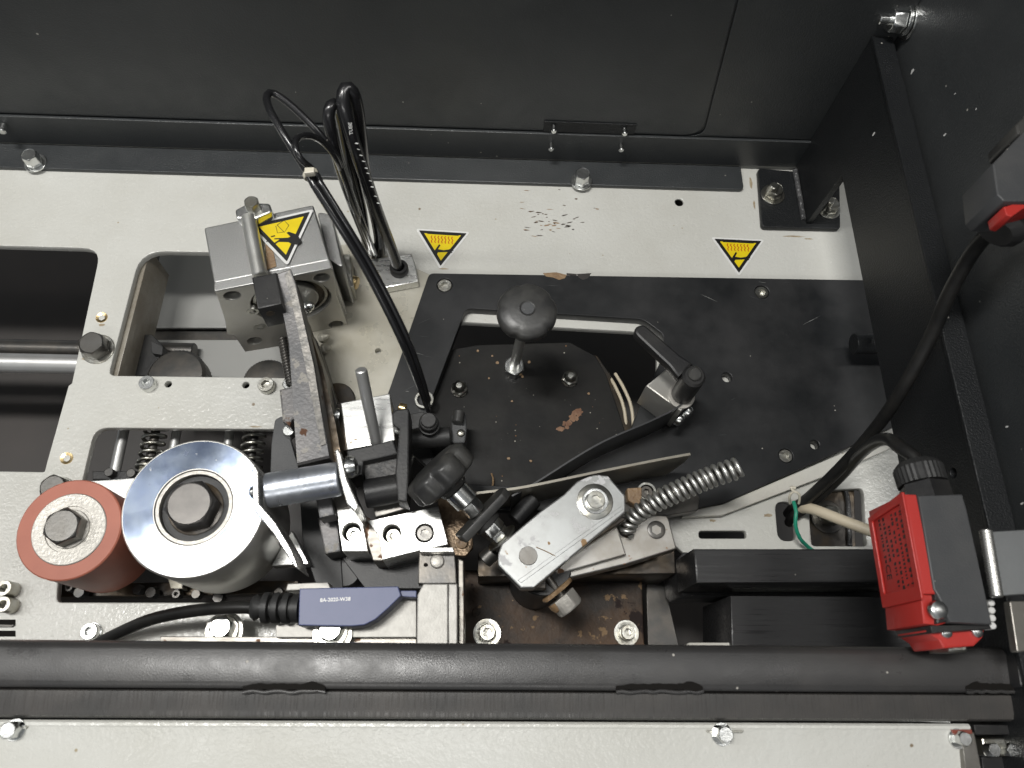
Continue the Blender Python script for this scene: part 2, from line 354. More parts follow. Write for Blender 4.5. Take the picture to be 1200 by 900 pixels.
def bolt(kind, p, r, h, m, parent, axis=(0, 0, 1), name=None, spin=None):
    me = bolt_mesh(kind, r, h); k2 = (me.name, m.name)
    if k2 not in _cache:
        mc = me.copy(); mc.materials.clear(); mc.materials.append(m); _cache[k2] = mc
    o = bpy.data.objects.new(name or {'hex': 'bolt', 'socket': 'bolt', 'button': 'screw', 'sunk': 'screw', 'cap': 'nut', 'pan': 'rivet', 'washer': 'washer', 'ring': 'washer', 'disc': 'disc'}[kind], _cache[k2]); COL.objects.link(o)
    o.parent = parent; o.location = V(p) * MM - wloc(parent)
    o.rotation_mode = 'QUATERNION'
    o.rotation_quaternion = V(axis).normalized().to_track_quat('Z', 'Y') @ Quaternion((0, 0, 1), random.uniform(0, 6) if spin is None else spin)
    return o
def bpx(kind, px, py, z, rpx, h, m, parent, wash=0, wm=None, **k):
    """fastener whose TOP is seen at the pixel; z = height of the surface it sits on"""
    zt = z + h; q = P(px, py, zt); r = rpx * S(q); zb = z
    if wash:
        bolt('washer', (q.x, q.y, z), wash * S(q), 1.2, wm or m, parent, name='washer'); zb = z + 1.1
    return bolt(kind, (q.x, q.y, zb), r, h, m, parent, **k)
def vrod(name, px, py, zt, zb, rpx, m, parent=None, **k):
    q = P(px, py, zt); return rod(name, (q.x, q.y, zb), (q.x, q.y, zt), rpx * S(q), m, parent, **k)
def hollow(name, q, r, z1, z0, m, parent):
    """a bored hole drawn as a real recess sleeve"""
    return lathe(name, [(r, z0), (r, z1), (r * 1.001 + .4, z1), (r + .5, z0)], (q[0], q[1], 0), (0, 0, 1), m, parent, 24)
# ================================================================== SETTING
YW = P(435, 178, 3).y
floor_z = -130
fl = plate('interior_floor', [(-900, -200), (700, -200), (700, 420), (-900, 420)], floor_z, floor_z - 5, M['void'], bev=0.1); tag(fl, 'dark floor deep inside the machine seen through the cut-outs', None, None, 'structure')
# ---- white base plate with its cut-outs
bp_ = thing('base_plate', 'large off-white powder coated base plate with rounded cut-outs', None, (0, 180, 0), kind='structure')
def q0(pts, z=0): return pl(pts, z)
outer = [V((-560, YW + 2)), V((262, YW + 2)), V((262, -30)), V((-560, -30))]
h1 = rnd([V((-540, P(0, 287).y)), P(118, 291).xy, P(84, 449).xy, P(80, 452).xy, P(55, 541).xy, P(52, 553).xy, V((-540, P(0, 552).y))], [0, 12, 0.5, 1, 1, 1, 0])
h2 = rnd(q0([(165, 294), (352, 297), (352, 443), (127, 440)]), [16, 2, 3, 4])
h3 = rnd(q0([(111, 501), (345, 503), (385, 522), (478, 552), (500, 500), (500, 440), (538, 377), (752, 389), (770, 412), (768, 600), (792, 640), (860, 698), (860, 757), (540, 755), (540, 706), (66, 706), (68, 680), (90, 590)]), [8, 3, 4, 4, 4, 4, 6, 10, 10, 8, 2, 2, 1, 2, 6, 3, 3, 3])
h5 = rnd(q0([(819, 622), (875, 622), (875, 631), (819, 631)]), 1.9)
h6 = rnd(q0([(908, 588), (930, 588), (934, 634), (912, 634)]), 5)
h7 = rnd(q0([(948, 576), (1012, 572), (1016, 640), (950, 640)]), 3)
hs = [circ(P(796, 237).xy, 2.9), circ(P(197, 450).xy, 2.0), circ(P(288, 451).xy, 2.0)]
plate('plate_sheet', outer, 0, -5, M['white'], bp_, [h1, h2, h3, h5, h6, h7] + hs, bev=.6)
for (a, b) in ((796, 237), (197, 450), (288, 451)):
    q = P(a, b); lathe('bore', [(2.6, -9), (2.6, -.8), (0, -6)][:2] + [(2.5, -9), (0, -9)], (q.x, q.y, 0), (0, 0, 1), M['hole'], bp_, 16)
# raised step at the left where the lower sheet ends, worn patches scratched through the paint
for i in range(46):
    a = random.gauss(0, 1); b = random.gauss(0, 1); px = 646 + a * 15; py = 256 + b * 13
    if i < 4: px, py = [(612, 237), (697, 244), (676, 255), (700, 245)][i]
    q = P(px, py); L_ = random.uniform(.8, 2.6); w = random.uniform(.3, .7); t = random.uniform(-.25, .35)
    c, s = math.cos(t), math.sin(t)
    pts = [V((q.x + L_ * u * c - w * v * s, q.y + L_ * u * s + w * v * c)) for u, v in ((-1, 0), (-.4, random.uniform(.5, 1)), (.5, random.uniform(.3, .8)), (1, .1), (.3, -random.uniform(.4, 1)), (-.5, -.6))]
    plate('paint_scratch', pts, .06, .01, M['rust'] if i % 3 else M['glue'], bp_, bev=.01)
def stain(px, py, w, h, m, par, z=0, n=14, seed=1):
    rs = random.Random(seed); c = P(px, py, z)
    plate('stain', [V((c.x + w * rs.uniform(.6, 1.2) * math.cos(t), c.y + h * rs.uniform(.6, 1.2) * math.sin(t))) for t in [6.2832 * k / n for k in range(n)]], z + .05, z - .05, m, par, bev=.005)
M['stain'] = mat('brown_stain', (.40, .34, .24), .5, tint=(200, .8, (.22, .15, .08)))
for k, (a, b, w, h) in enumerate(((880, 214, 1.0, 5), (884, 240, .8, 4), (930, 277, 7, .7), (948, 280, 3, .6), (100, 420, 2.4, 1.2), (119, 381, 2, 1), (520, 315, 3, .6), (900, 604, 3, 1.2), (835, 610, 2.5, .8), (300, 500, 4, .5), (175, 456, 3, .8))): stain(a, b, w, h, M['stain'], bp_, seed=k)
# fasteners standing on the base plate
bpx('hex', 107, 402, 0, 15.5, 9, M['bolt'], bp_, wash=19, wm=M['zinc2'])
bpx('hex', 62, 571, 0, 16, 8, M['bolt'], bp_, wash=17, wm=M['zinc2'])
bpx('sunk', 119, 372, 0, 7, .3, M['brass'], bp_); bpx('sunk', 78, 537, 0, 7.5, .3, M['brass'], bp_)
bpx('socket', 171, 448, 0, 9, 5, M['zinc'], bp_, wash=0); bpx('socket', 311, 450, 0, 9.5, 5, M['zinc2'], bp_)
bpx('socket', 105, 740, 0, 10, 4, M['zinc'], bp_, wash=11)
bpx('socket', 4, 689, 0, 9, 9, M['zinc2'], bp_); bpx('socket', 3, 708, 0, 9, 9, M['zinc2'], bp_)
for zz in ((-6, 726), (-6, 739)):
    slab('slot_shade', [(zz[0] - 10, zz[1]), (18, zz[1]), (18, zz[1] + 7), (zz[0] - 10, zz[1] + 7)], .25, .01, M['hole'], bp_, bev=.05)  # raised black slabs colour in the shade of the slots
slab('slot_tongue', [(-16, 731), (17, 732), (14, 735), (-16, 735)], 1.2, .1, M['dsteel'], bp_, bev=.2)
# folded lip at the lower right of the base plate
lp = [P(800, 604, 0), P(1043, 522, 0)]
# ---- rear wall
rw = thing('rear_panel', 'dark slate textured rear wall with a rounded door seam', None, (0, YW, 0), kind='structure')
def wy(px, y=YW): return [V((PY(a, b, y).x, PY(a, b, y).z)) for a, b in px]
FRW = Matrix(((1, 0, 0, 0), (0, 0, -1, YW), (0, 1, 0, 0), (0, 0, 0, 1)))      # local x,y -> world x,z ; local z toward the viewer
zleg = PY(400, 146, YW).z
plate('panel_sheet', [V((-560, 0)), V((264, 0)), V((264, 470)), V((-560, 470))], -1.6, -5, M['wall'], rw, Mx=FRW, bev=.1)
door = [V((-540, zleg + .3)), wy([(822, 161)])[0], wy([(866, -10)])[0] + V((0, 0)), V((wy([(866, -10)])[0].x + 3, 430)), V((-540, 430))]
door[1].y = zleg + .3
plate('door_leaf', rnd(door, [0, 13, 0, 0, 0]), 0, -1.5, M['wall'], rw, Mx=FRW, bev=.5)
fr = [V((door[1].x + 1, zleg + .3)), V((225.5, zleg + .3)), V((225.5, 430)), V((door[3].x + 1.1, 430)), V((door[2].x + 1.1, door[2].y)),]
arc = rnd([door[1] + V((-16, 0)), door[1] + V((.9, 0)), door[2] + V((1.1, 0))], [0, 13, 0])
plate('door_surround', [V((door[1].x - 15, zleg + .1))] + [a for a in arc[1:-1]] + [V((door[2].x + 1.1, door[2].y)), V((door[3].x + 1.1, 430)), V((225.5, 430)), V((225.5, zleg + .1))], 0, -1.5, M['wall'], rw, Mx=FRW, bev=.35)
# steel angle along the foot of the wall
plate('angle_upright', [V((-560, 3.2)), V((225.2, 3.2)), V((225.2, zleg - .2)), V((-560, zleg - .2))], 2.2, 0.1, M['wall'], rw, Mx=FRW, bev=.5)
ye = P(435, 209, 3).y; xe = P(871, 215, 3).x
plate('angle_foot', rnd([V((-560, YW - 2.5)), V((-560, ye)), V((xe, ye)), V((xe, YW - 2.5))], [0, 0, 3.5, 0]), 3, 0.05, M['wall'], rw, bev=.5)
hp = wy([(638, 141), (746, 145), (744, 160), (638, 157)]); hp = [V((hp[0].x, zleg + .6)), V((hp[1].x, zleg + .6)), V((hp[1].x, hp[1].y)), V((hp[0].x, hp[0].y))]
plate('hinge_plate', hp, 1.0, .05, M['black'], rw, Mx=FRW, bev=.25)
for a, b, z in ((649, 152, 1), (732, 155, 1), (646, 173, 2), (728, 174, 2)):
    q = PY(a, b, YW - z - 3); rod('screw', (q.x, YW - z, q.z), (q.x, YW - z - 5, q.z), 1.9, M['zinc'], rw, n=14)
for a, b in ((34, 182), (683, 204)): bpx('hex', a, b, 3, 9.5, 8, M['zinc'], rw, wash=13)
q = PY(3, 152, YW - 6); rod('screw', (q.x, YW - 2, q.z), (q.x, YW - 8, q.z), 2.6, M['zinc'], rw, n=16)
# ---- right side wall
XS = 226.0
sw = thing('side_panel', 'dark textured side wall of the machine hood', None, (XS, 150, 0), kind='structure')
FSW = Matrix(((0, 0, -1, XS), (1, 0, 0, 0), (0, 1, 0, 0), (0, 0, 0, 1)))       # local x -> world y, local y -> world z, normal -x
plate('panel_sheet', [V((-120, 36)), V((YW + 2, 36)), V((YW + 2, 470)), V((-120, 470))], 0, -3, M['wall'], sw, Mx=FSW, bev=.3)
for a, b, w in ((1069, 84, 2.0), (1119, 110, .7), (1144, 128, .7), (1107, 158, 1.4), (1198, 590, 1), (1180, 500, 1)):
    q = PX(a, b, XS); plate('chip', [V((q.y + w * .5 * math.cos(t) * random.uniform(.5, 1.2), q.z + w * math.sin(t) * random.uniform(.5, 1.2))) for t in [k * .785 for k in range(8)]], .12, .02, M['stwhite'], sw, Mx=FSW, bev=.01)
q = PX(1066, 24, XS); rod('stud', (q.x, q.y, q.z), (q.x - 17, q.y, q.z), 2.6, M['zinc'], sw)
bolt('washer', (q.x - .05, q.y, q.z), 10, 1.5, M['zinc'], sw, axis=(-1, 0, 0)); bolt('washer', (q.x - 2, q.y, q.z), 8, 1.5, M['zinc'], sw, axis=(-1, 0, 0)); bolt('hex', (q.x - 4, q.y, q.z), 6.8, 7, M['zinc'], sw, axis=(-1, 0, 0), name='nut')
# ================================================================== GUSSET on the right
XG = P(1020, 300, 100).x; XG = 211.0
gb = thing('gusset_bracket', 'tall black gusset plate with square bolted foot and folded flange beside the right wall', 'bracket', (XG, 300, 0))
FG = Matrix(((0, 0, -1, XG), (1, 0, 0, 0), (0, 1, 0, 0), (0, 0, 0, 1)))
yf = P(941, 262, 4).y
gp = [V((YW - .5, 4)), V((YW - .5, 112)), V((-60, 112)), V((-60, 57)), V((yf - 2, 57)), V((yf, 4))]
gholes = [circ(V((PX(1117, 554, XG).y, PX(1117, 554, XG).z)), 2.4)]
plate('upright', gp, 0, -4, M['black'], gb, Mx=FG, bev=.4, holes=gholes)
xa = P(1022, 33, 108).x
plate('flange', [V((XG - .5, YW - 1)), V((222.3, YW - 1)), V((222.3, -60)), V((XG - .5, -60))], 114.5, 112.1, M['black'], gb, bev=.6)
slab('foot', [(888, 197), (984, 205), (985, 268), (893, 266)], 4, .1, M['black'], gb, r=3, bev=.6)
for a, b in ((909, 222), (975, 239)): bpx('hex', a, b, 4, 9.5, 6, M['zinc2'], gb, wash=14, name='nut'); vrod('stud', a - 1, b - 5, 15, 4, 5.0, M['zinc2'], gb)
wl = [P(927, 188, 4.5), P(931, 225, 4.5), P(937, 258, 4.5)]
tube('weld', [V((XG - 1.6, y, 5)) for y in (yf + 2, yf + 20, yf + 40, YW - 6)], 1.8, M['weld'], gb, n=8)
for a, b, w in ((1024, 157, 1.6), (948, 140, .8), (932, 168, .9)):
    q = PX(a, b, XG); plate('chip', [V((q.y + w * .4 * math.cos(t), q.z + w * math.sin(t))) for t in [k * .785 for k in range(8)]], .12, .02, M['stwhite'], gb, Mx=FG, bev=.01)
# ================================================================== INTERIOR seen through the left cut-outs
sh = thing('steel_shaft', 'polished steel shaft crossing the dark opening at far left', 'shaft', P(40, 424, -45))
a = P(-60, 424, -45); b = P(112, 424, -45); rod('shaft_bar', (a.x - 200, a.y, -45), (b.x + 60, a.y, -45), 6.5, M['rodsteel'], sh, n=40)
rod('shaft_sleeve', (a.x - 200, a.y + 14, -52), (b.x + 60, a.y + 14, -52), 6, M['dsteel'], sh, n=24)
gi = thing('inner_guard', 'smooth grey sheet guard lying below the second rounded opening', 'panel', P(260, 380, -60))
slab('upper_sheet', [(192, 270), (360, 270), (372, 384), (172, 384)], -60, -63, M['grey_in'], gi, bev=.8)
slab('lower_sheet', [(160, 398), (380, 398), (380, 470), (160, 470)], -60, -63, M['grey_in'], gi, bev=.8)
slab('gap_strip', [(160, 380), (380, 380), (380, 402), (160, 402)], -66, -70, M['dsteel'], gi, bev=.8)
ribp = P(165, 292, -5.2); rib2 = P(127, 441, -5.2)
rb = thing('inner_rib', 'stained beige rib hanging under the left edge of the second opening', 'rib', ribp)
ribp2 = [P(176, 292, -5.2).xy, P(138, 441, -5.2).xy, P(110, 441, -5.2).xy, P(150, 292, -5.2).xy]
plate('rib_sheet', ribp2, -5.2, -38, M['rib'], rb, bev=.5)
for px, py, rr, lb in ((204, 434, 34, 'dark knurled hand nut showing behind the left socket screw'), (311, 440, 28, 'dark knurled hand nut showing beside the worn upright bar')):
    q = P(px, py + 4, -14); t = thing('knurled_nut', lb, 'nut', (q.x, q.y, -30), 'knurled nuts below the base plate')
    r = rr * S(q); lathe('knurled_rim', [(0, -30), (r, -30), (r, -18), (r * .9, -16), (r * .5, -15), (0, -15)], (q.x, q.y, 0), (0, 0, 1), M['dsteel'], t, n=96, rf=lambda t_, r_, z_: 1 + (.012 if r_ > 5 else 0) * (1 if int(t_ / (math.pi / 48) + .5) % 2 else -1))
    rod('stem', (q.x, q.y, -60), (q.x, q.y, -29), r * .4, M['dsteel'], t)
vb = thing('valve_body', 'small black fluted valve body in the corner of the second opening', 'valve', P(172, 420, -25))
slab('body_block', [(163, 392), (178, 392), (190, 404), (189, 414), (185, 428), (176, 440), (150, 440)], -25, -40, M['black_pl'], vb, r=1)
slab('port', [(176, 398), (191, 406), (190, 416), (178, 414)], -20, -26, M['rubber'], vb, r=1)
def onM(px, py, Mx):
    n = Mx.to_3x3().col[2]; o = V(Mx.col[3][:3]); d = ray(px, py); t = (o - CAM).dot(n) / d.dot(n)
    q = Mx.inverted() @ (CAM + d * t); return V((q.x, q.y))
# ================================================================== BLACK COVER PLATE
cp = thing('cover_plate', 'wide satin black plate with chipped top edge screwed over the white plate', 'plate', P(880, 430, 0))
hole_c = rnd(pl([(546, 361), (754, 374), (778, 392), (776, 420), (752, 470), (736, 512), (640, 572), (520, 566), (496, 500), (505, 470)], 7), [5, 12, 6, 12, 10, 4, 4, 4, 4, 4])
sc = []
scr = [(521, 334, 8.5), (893, 342, 8), (921, 534, 8)]
for a, b, r in scr: q = P(a, b, 7); sc.append(circ(q.xy, (r + .6) * S(q)))
for a, b, r in ((852, 442, 6), (955, 521, 5.5)): q = P(a, b, 7); sc.append(circ(q.xy, r * S(q)))
outc = rnd(pl([(503, 320), (1018, 328.2), (1056, 496), (850, 589), (800, 600), (560, 598), (470, 520), (453, 466)], 7), [4, 0, 0, 4, 0, 0, 0, 3])
plate('cover_sheet', outc, 7, .3, M['cover'], cp, [hole_c] + sc, bev=.35)
for a, b, r in scr: q = P(a, b, 7); bolt('socket', (q.x, q.y, 2), r * S(q), 4.4, M['zinc2'], cp)
for pts in ([(636, 320), (652, 319), (664, 322), (662, 326), (655, 328), (648, 325), (640, 324)], [(676, 321), (693, 320), (689, 326), (683, 328), (678, 325)], [(664, 320), (676, 321), (676, 323), (664, 322.5)]):
    slab('paint_chip', pts, 7.12, 6.9, M['glue'] if pts[0][0] < 660 else M['void'], cp, bev=.02)
random.seed(5)
for k in range(16):
    a, b = random.choice([(random.uniform(540, 990), random.uniform(328, 350)), (random.uniform(800, 1000), random.uniform(350, 520)), (random.uniform(470, 500), random.uniform(380, 460))]); L_ = random.uniform(5, 26); t = random.uniform(-.5, .7)
    p, q = P(a, b, 7).xy, P(a + L_ * math.cos(t), b + L_ * math.sin(t), 7).xy; n = (q - p).normalized(); n = V((-n.y, n.x)) * .09
    plate('hairline_scratch', [p, (p + q) / 2 + n, q, (p + q) / 2 - n], 7.03, 6.98, M['grey_in'] if k % 3 == 0 else M['grey_pl'], cp, bev=.002)
pn = thing('locating_pin', 'short black round pin sticking out of the gusset above the black plate', 'pin', P(1008, 400, 22))
q = P(1000, 403, 24); rod('pin_body', (q.x, q.y, 24), (XG + 45, q.y + 1, 24), 6.2, M['black'], pn)
# ================================================================== GLUE POT LID
lid = thing('glue_pot_cover', 'dirty black octagonal cover with rust patch, screwed inside the black plate opening', 'lid', P(610, 480, -3))
slab('lid_sheet', [(506, 425), (531, 409), (560, 404), (668, 401), (698, 417), (711, 440), (733, 506), (640, 572), (520, 572), (470, 520), (490, 450)], -2, -7, M['lid'], lid, r=2, bev=.5)
slab('pot_wall', [(655, 404), (700, 417), (716, 440), (744, 508), (650, 575), (520, 575)], -7.2, -60, M['oily'], lid, r=2, bev=.5)
for a, b in ((538, 452), (669, 440)): bpx('cap', a, b, -2, 9.5, 7, M['zinc2'], lid, wash=10, wm=M['dsteel'])
for a, b, r in ((620, 424, 2), (560, 411, 1.8), (596, 537, 2.0), (622, 540, 2.0), (577, 417, 1.6), (583, 425, 2.4), (612, 441, 2), (690, 461, 1.8), (573, 443, 1.5), (600, 470, 1.5)):
    q = P(a, b, -2); slab('glue_drop', [(a + r * math.cos(t) * random.uniform(.7, 1.1), b + r * math.sin(t) * random.uniform(.6, 1)) for t in [k * .785 for k in range(8)]], -1.4, -2, M['glue'], lid, bev=.2)
rm = mat('rust_patch', (.15, .07, .035), .6, bump=(500, .5, .15), tint=(180, .9, (.26, .15, .085)))
random.seed(21)
for k in range(24):
    u = random.random() ** .8; a = 658 + 21 * u + random.gauss(0, 2.2); b = 504 - 24 * u + random.gauss(0, 2.2); r = random.uniform(1.6, 4.6)
    slab('rust_flake', [(a + r * random.uniform(.45, 1.15) * math.cos(t), b + .8 * r * random.uniform(.45, 1.15) * math.sin(t)) for t in [k2 * .57 for k2 in range(11)]], -1.93 + k * .004, -2, rm, lid, bev=.005)
tube('glue_thread', [P(576, 555, -1), P(578, 562, 1), P(577, 570, 1), P(574, 575, -1)], .5, M['glue'], lid, n=6)
# star knob on the lid
kb = P(602, 433, -2)
bolt('hex', (kb.x, kb.y, -2), 13 * S(kb), 6, M['zinc'], lid, name='nut')
kq = P(616, 364, 77); kq = V((kb.x * .5 + kq.x * .5, kb.y * .5 + kq.y * .5, 0))
ax = (V((P(616, 372, 72).x, P(616, 372, 72).y, 72)) - kb).normalized()
rod('knob_stem', kb + ax * 5, kb + ax * 73, 2.9, M['zincmatt'], lid)
kr = 35.5 * S(P(616, 364, 77))
def lobes(n, d): return lambda t, r_, z_: 1 - d * max(0, math.cos(n * t + 1.2)) ** 8 * min(1, r_ / kr) ** 8
kn = lathe('star_knob', [(0, 0), (5, 0), (5.5, 4), (9, 5), (kr * .9, 5), (kr * .98, 6), (kr, 7.5), (kr, 10), (kr * .97, 11.5), (kr * .88, 12.6), (kr * .6, 13.5), (4.2, 14.0), (3.8, 13.6), (0, 13.5)], kb + ax * 71, ax, M['knob'], lid, n=80, rf=lobes(5, .07), smooth=50)
kc = kb + ax * 84.4; rod('knob_cap', kc, kc + ax * .7, 3.4, M['grey_pl'], kn)
# pair of thin wires beside the pot
hw = thing('pot_wires', 'two pale insulated wires running beside the black pot lid', 'wires', P(730, 480, -15))
for dx in (0, 9): tube('wire', [P(712 + dx, 438, -10), P(722 + dx, 455, -6), P(731 + dx, 478, -6), P(735 + dx * .9, 512, -10)], 1.05, M['beige'], hw, n=10)
# ================================================================== CLAMP LEVER WITH BLADE
cl = thing('clamp_lever', 'black clamp lever on a small steel block holding the long curved blade', 'lever', P(790, 470, 7))
slab('block', [(757, 452), (784, 430), (823, 450), (798, 482)], 34, 7.1, M['aluface'], cl, bev=.8)
hb = P(797, 466, 32)
bolt('washer', (hb.x, hb.y, 34), 7.6, 1.2, M['core'], cl)
hb = V((hb.x + .4, hb.y + .8, 34.3)); rod('hub', hb, hb + V((0, 0, 27)), 6.1, M['black_pl'], cl, c=1.2)
rod('hub_button', hb + V((0, .2, 26.8)), hb + V((0, .2, 29)), 3.5, M['knob'], cl, c=.8)
lz = 59
a = P(804, 434, lz).xy; b_ = P(753, 388, lz).xy; dr = (b_ - a).normalized(); nr = V((-dr.y, dr.x))
hd = [a + nr * 6.0, a * .75 + b_ * .25 + nr * 4.6, b_ + nr * 4.1] + [b_ + nr * 4.1 * math.cos(t) + dr * 4.1 * math.sin(t) for t in (.4, .8, 1.2, 1.57, 2, 2.4, 2.8)] + [b_ - nr * 4.1, a * .75 + b_ * .25 - nr * 4.6, a - nr * 6.0]
plate('handle', hd, lz, lz - 7, M['black_pl'], cl, bev=1.3, bres=2) if False else plate('handle', hd, lz, lz - 7, M['black_pl'], cl, bev=1.4)
sp_ = spline([P(600, 581, 36), P(627, 566, 36), (P(700, 521, 36)), P(765, 492, 36), P(797, 475, 36), P(823, 450, 36)], 3)
ribbon('blade', sp_, 5, .9, mat('satin_blade', (.075, .076, .078), .30, .6, bump=(300, .1, .02), tint=(30, .5, (.11, .11, .11))), cl, z_of=lambda t: 7.4)
for a_, b2 in ((807, 484), (797, 493)):
    q = P(a_ - 1, b2 - 1, 26); bolt('pan', (q.x - .6, q.y + .6, 26), 8 * S(q), 3.0, M['zinc'], cl, axis=(.66, -.75, 0))
gs = thing('guide_sheet', 'bright bent sheet steel guide standing on edge behind the aluminium arm', 'guide', P(700, 560, 10))
ribbon('guide_blade', spline([P(556, 578, 42), P(612, 571, 42), P(700, 553, 42), P(770, 539, 42), P(809, 532, 42)], 2), 8, 1.3, mat('guide_steel', (.36, .34, .29), .30, .55, bump=(300, .1, .02), tint=(40, .7, (.26, .23, .18))), gs, z_of=lambda t: 7.2 if t < .955 else 7.2 + (t - .955) / .045 * 22)
# ================================================================== LINKAGE ARM
la = thing('link_arm', 'scratched flat aluminium arm with cut corners, washer and round pin', 'arm', P(655, 630, 40))
slab('bar', [(584, 648), (588, 637), (632, 600), (661, 579), (676, 564), (696, 556), (712, 557), (733, 581), (733, 600), (626, 689), (610, 689), (584, 662)], 52, 43, M['arm'], la, bev=.7)
slab('edge_step', [(607, 680), (728, 593), (730, 597), (611, 683)], 52.35, 51.8, M['arm'], la, bev=.15)
lq = P(697, 588, 52); bolt('disc', (lq.x, lq.y, 52), 9.0, 1.0, M['zinc2'], la, name='washer'); bolt('washer', (lq.x, lq.y, 52.9), 6.6, 1.1, M['zinc'], la); bolt('socket', (lq.x, lq.y, 53.8), 4.5, 3, M['zinc2'], la)
lq = P(619, 651, 53); bolt('disc', (lq.x, lq.y, 50.8), 4.6, 1.9, M['bolt'], la, name='pin')
tube('glue_crack', [P(628, 641, 52.1), P(640, 646, 52.2), P(651, 652, 52.2)], .25, M['glue'], la, n=5)
slab('under_bar', [(600, 655), (640, 620), (690, 584), (735, 608), (640, 672), (640, 690), (612, 690)], 42.7, 33, M['oily'], la, bev=.6)
c0 = P(636, 664, 32); rod('round_post', (c0.x, c0.y, -29), (c0.x, c0.y, 32.8), 14.5, M['rubber'], la, n=48)
axh = V((.62, -.76, -.12)).normalized(); hc = P(651, 690, 30)
rod('threaded_end', hc - axh * 12, hc + axh * 9, 3.2, M['dsteel'], la)
lathe('glue_washer', [(0, 0), (8.6, 0), (9.2, .7), (9, 2), (0, 2.2)], hc, axh, M['glue'], la, n=30, rf=lambda t, r_, z_: 1 + .05 * math.sin(5 * t + z_) if r_ > 3 else 1)
hn = hc + axh * 4.6; o = bolt('hex', hn, 7.2, 8, M['core'], la, axis=axh, spin=.3); bolt('pan', hn + axh * 0.1 + V((-2, -1.5, -.5)), 5.8, 5.5, M['glue'], la, axis=axh, name='glue_lump')
M['block'] = mat('milled_steel_block', (.42, .41, .39), .34, .85, bump=(300, .2, .02), tint=(50, .8, (.26, .24, .21)), spots=[((.24, .13, .07), 90, .64, .3)])
lb_ = thing('steel_block', 'stained steel stepped block under the aluminium arm with one dark screw', 'block', P(730, 640, 10))
slab('lower_block', [(690, 596), (781, 604), (784, 608), (793, 643), (735, 661), (640, 684), (640, 640)], 28, 15, M['block'], lb_, bev=.7)
slab('upper_block', [(670, 606), (722, 612), (734, 650), (654, 673), (636, 660)], 33, 28.2, M['block'], lb_, bev=.7)
q = P(769, 621, 28); bolt('socket', (q.x, q.y, 27.4), 4.7, 1.6, M['dsteel'], lb_)
q = P(715, 645, 33); bolt('disc', (q.x, q.y, 32.9), 1.7, .25, M['hole'], lb_, name='bore')  # black disc painted as the shade of a small bore
slab('back_bar', [(700, 583), (770, 575), (812, 571), (820, 583), (818, 598), (784, 604), (730, 606)], 16, 8, M['dsteel'], lb_, r=1.5)
slab('rusty_clip', [(735, 572), (752, 571), (752, 589), (745, 592), (736, 586)], 24, 16, M['glue'], lb_, r=.6)
q = P(758, 576, 22); bolt('ring', (q.x, q.y, 16), 5.2, 6, M['zinc2'], lb_); bolt('socket', (q.x, q.y, 16), 3.6, 5, M['dsteel'], lb_)
sg = thing('coil_spring', 'bright tight coil spring leaning to the right from the steel block', 'spring', P(735, 622, 28))
spp = spline([P(733, 626, 30), P(741, 608, 35), P(765, 590, 42), P(800, 573, 48), P(835, 558, 53), P(866, 548, 57)], 2)
link('coils', tube_mesh(helix_pts(spp, lambda t: 3.4 + 1.25 * min(1, t * 2.2), 21, 16), 1.15, 8), M['zincmatt'], sg, 70)
link('inner_coils', tube_mesh(helix_pts(spp, lambda t: 2.7 + 1.0 * min(1, t * 2.2), 25, 12, 3.0), .8, 6), M['dsteel'], sg, 70)
# ================================================================== ADJUSTING SPINDLE WITH TILTED KNOB
A_ = P(505, 544, 62); B_ = P(600, 643, 40); sx = (B_ - A_).normalized()
asd = thing('adjusting_spindle', 'tilted threaded spindle with worn black lobed knob and two hex nuts', 'spindle', P(550, 600, 30))
kR = 18.0
tk = lathe('lobed_knob', [(0, 0), (kR * .55, 0), (kR * .88, .8), (kR * .985, 2.4), (kR, 3.4), (kR, 10.6), (kR * .97, 11.8), (kR * .86, 12.9), (kR * .55, 14), (8.0, 14.6), (7.2, 17), (0, 17)], A_, sx, M['knob'], asd, n=72, rf=lambda t, r_, z_: 1 - .17 * (.5 - .5 * math.cos(6 * t + 1.0)) ** 4 * min(1, r_ / kR) ** 3, smooth=50)
def along(d): return A_ + sx * d
rod('steel_collar', along(17), along(26.5), 6.5, M['zinc'], asd, c=.8)
bolt('hex', along(26.8), 5.3, 6.5, M['zinc'], asd, axis=sx, name='nut', spin=.5); rod('thread', along(20), along(56), 3.2, M['dsteel'], asd)
lz_ = V((sx.y, -sx.x, 0)).normalized(); pm = frame(along(34.5), lz_, sx)
plate('lever_plate', rnd([V((-15, -6)), V((15, -6)), V((18, -3)), V((18, 4)), V((14, 7)), V((-15, 7))], 2), 4.5, 0, M['knob'], asd, Mx=frame(along(34), -lz_, sx), bev=.6)
rod('lever_boss', along(38.5), along(41.5), 7.4, M['black_pl'], asd)
bolt('hex', along(41.5), 5.9, 5.6, M['zinc'], asd, axis=sx, name='nut', spin=.3); bolt('hex', along(47.0), 5.4, 3.4, M['zinc'], asd, axis=sx, name='nut', spin=.3)
rod('end_washer', along(50.6), along(52.0), 8.6, M['zinc2'], asd)
q = P(606, 604, 30); rod('side_post', V((q.x, q.y, 24)) - lz_ * 14, V((q.x, q.y, 24)) + lz_ * 2, 4.8, M['black_pl'], asd)
q = P(570, 650, 40); rod('cap_screw', (q.x - 1, q.y - 2, 34), (q.x + 4, q.y + 2.5, 36), 4.2, M['bolt'], asd)
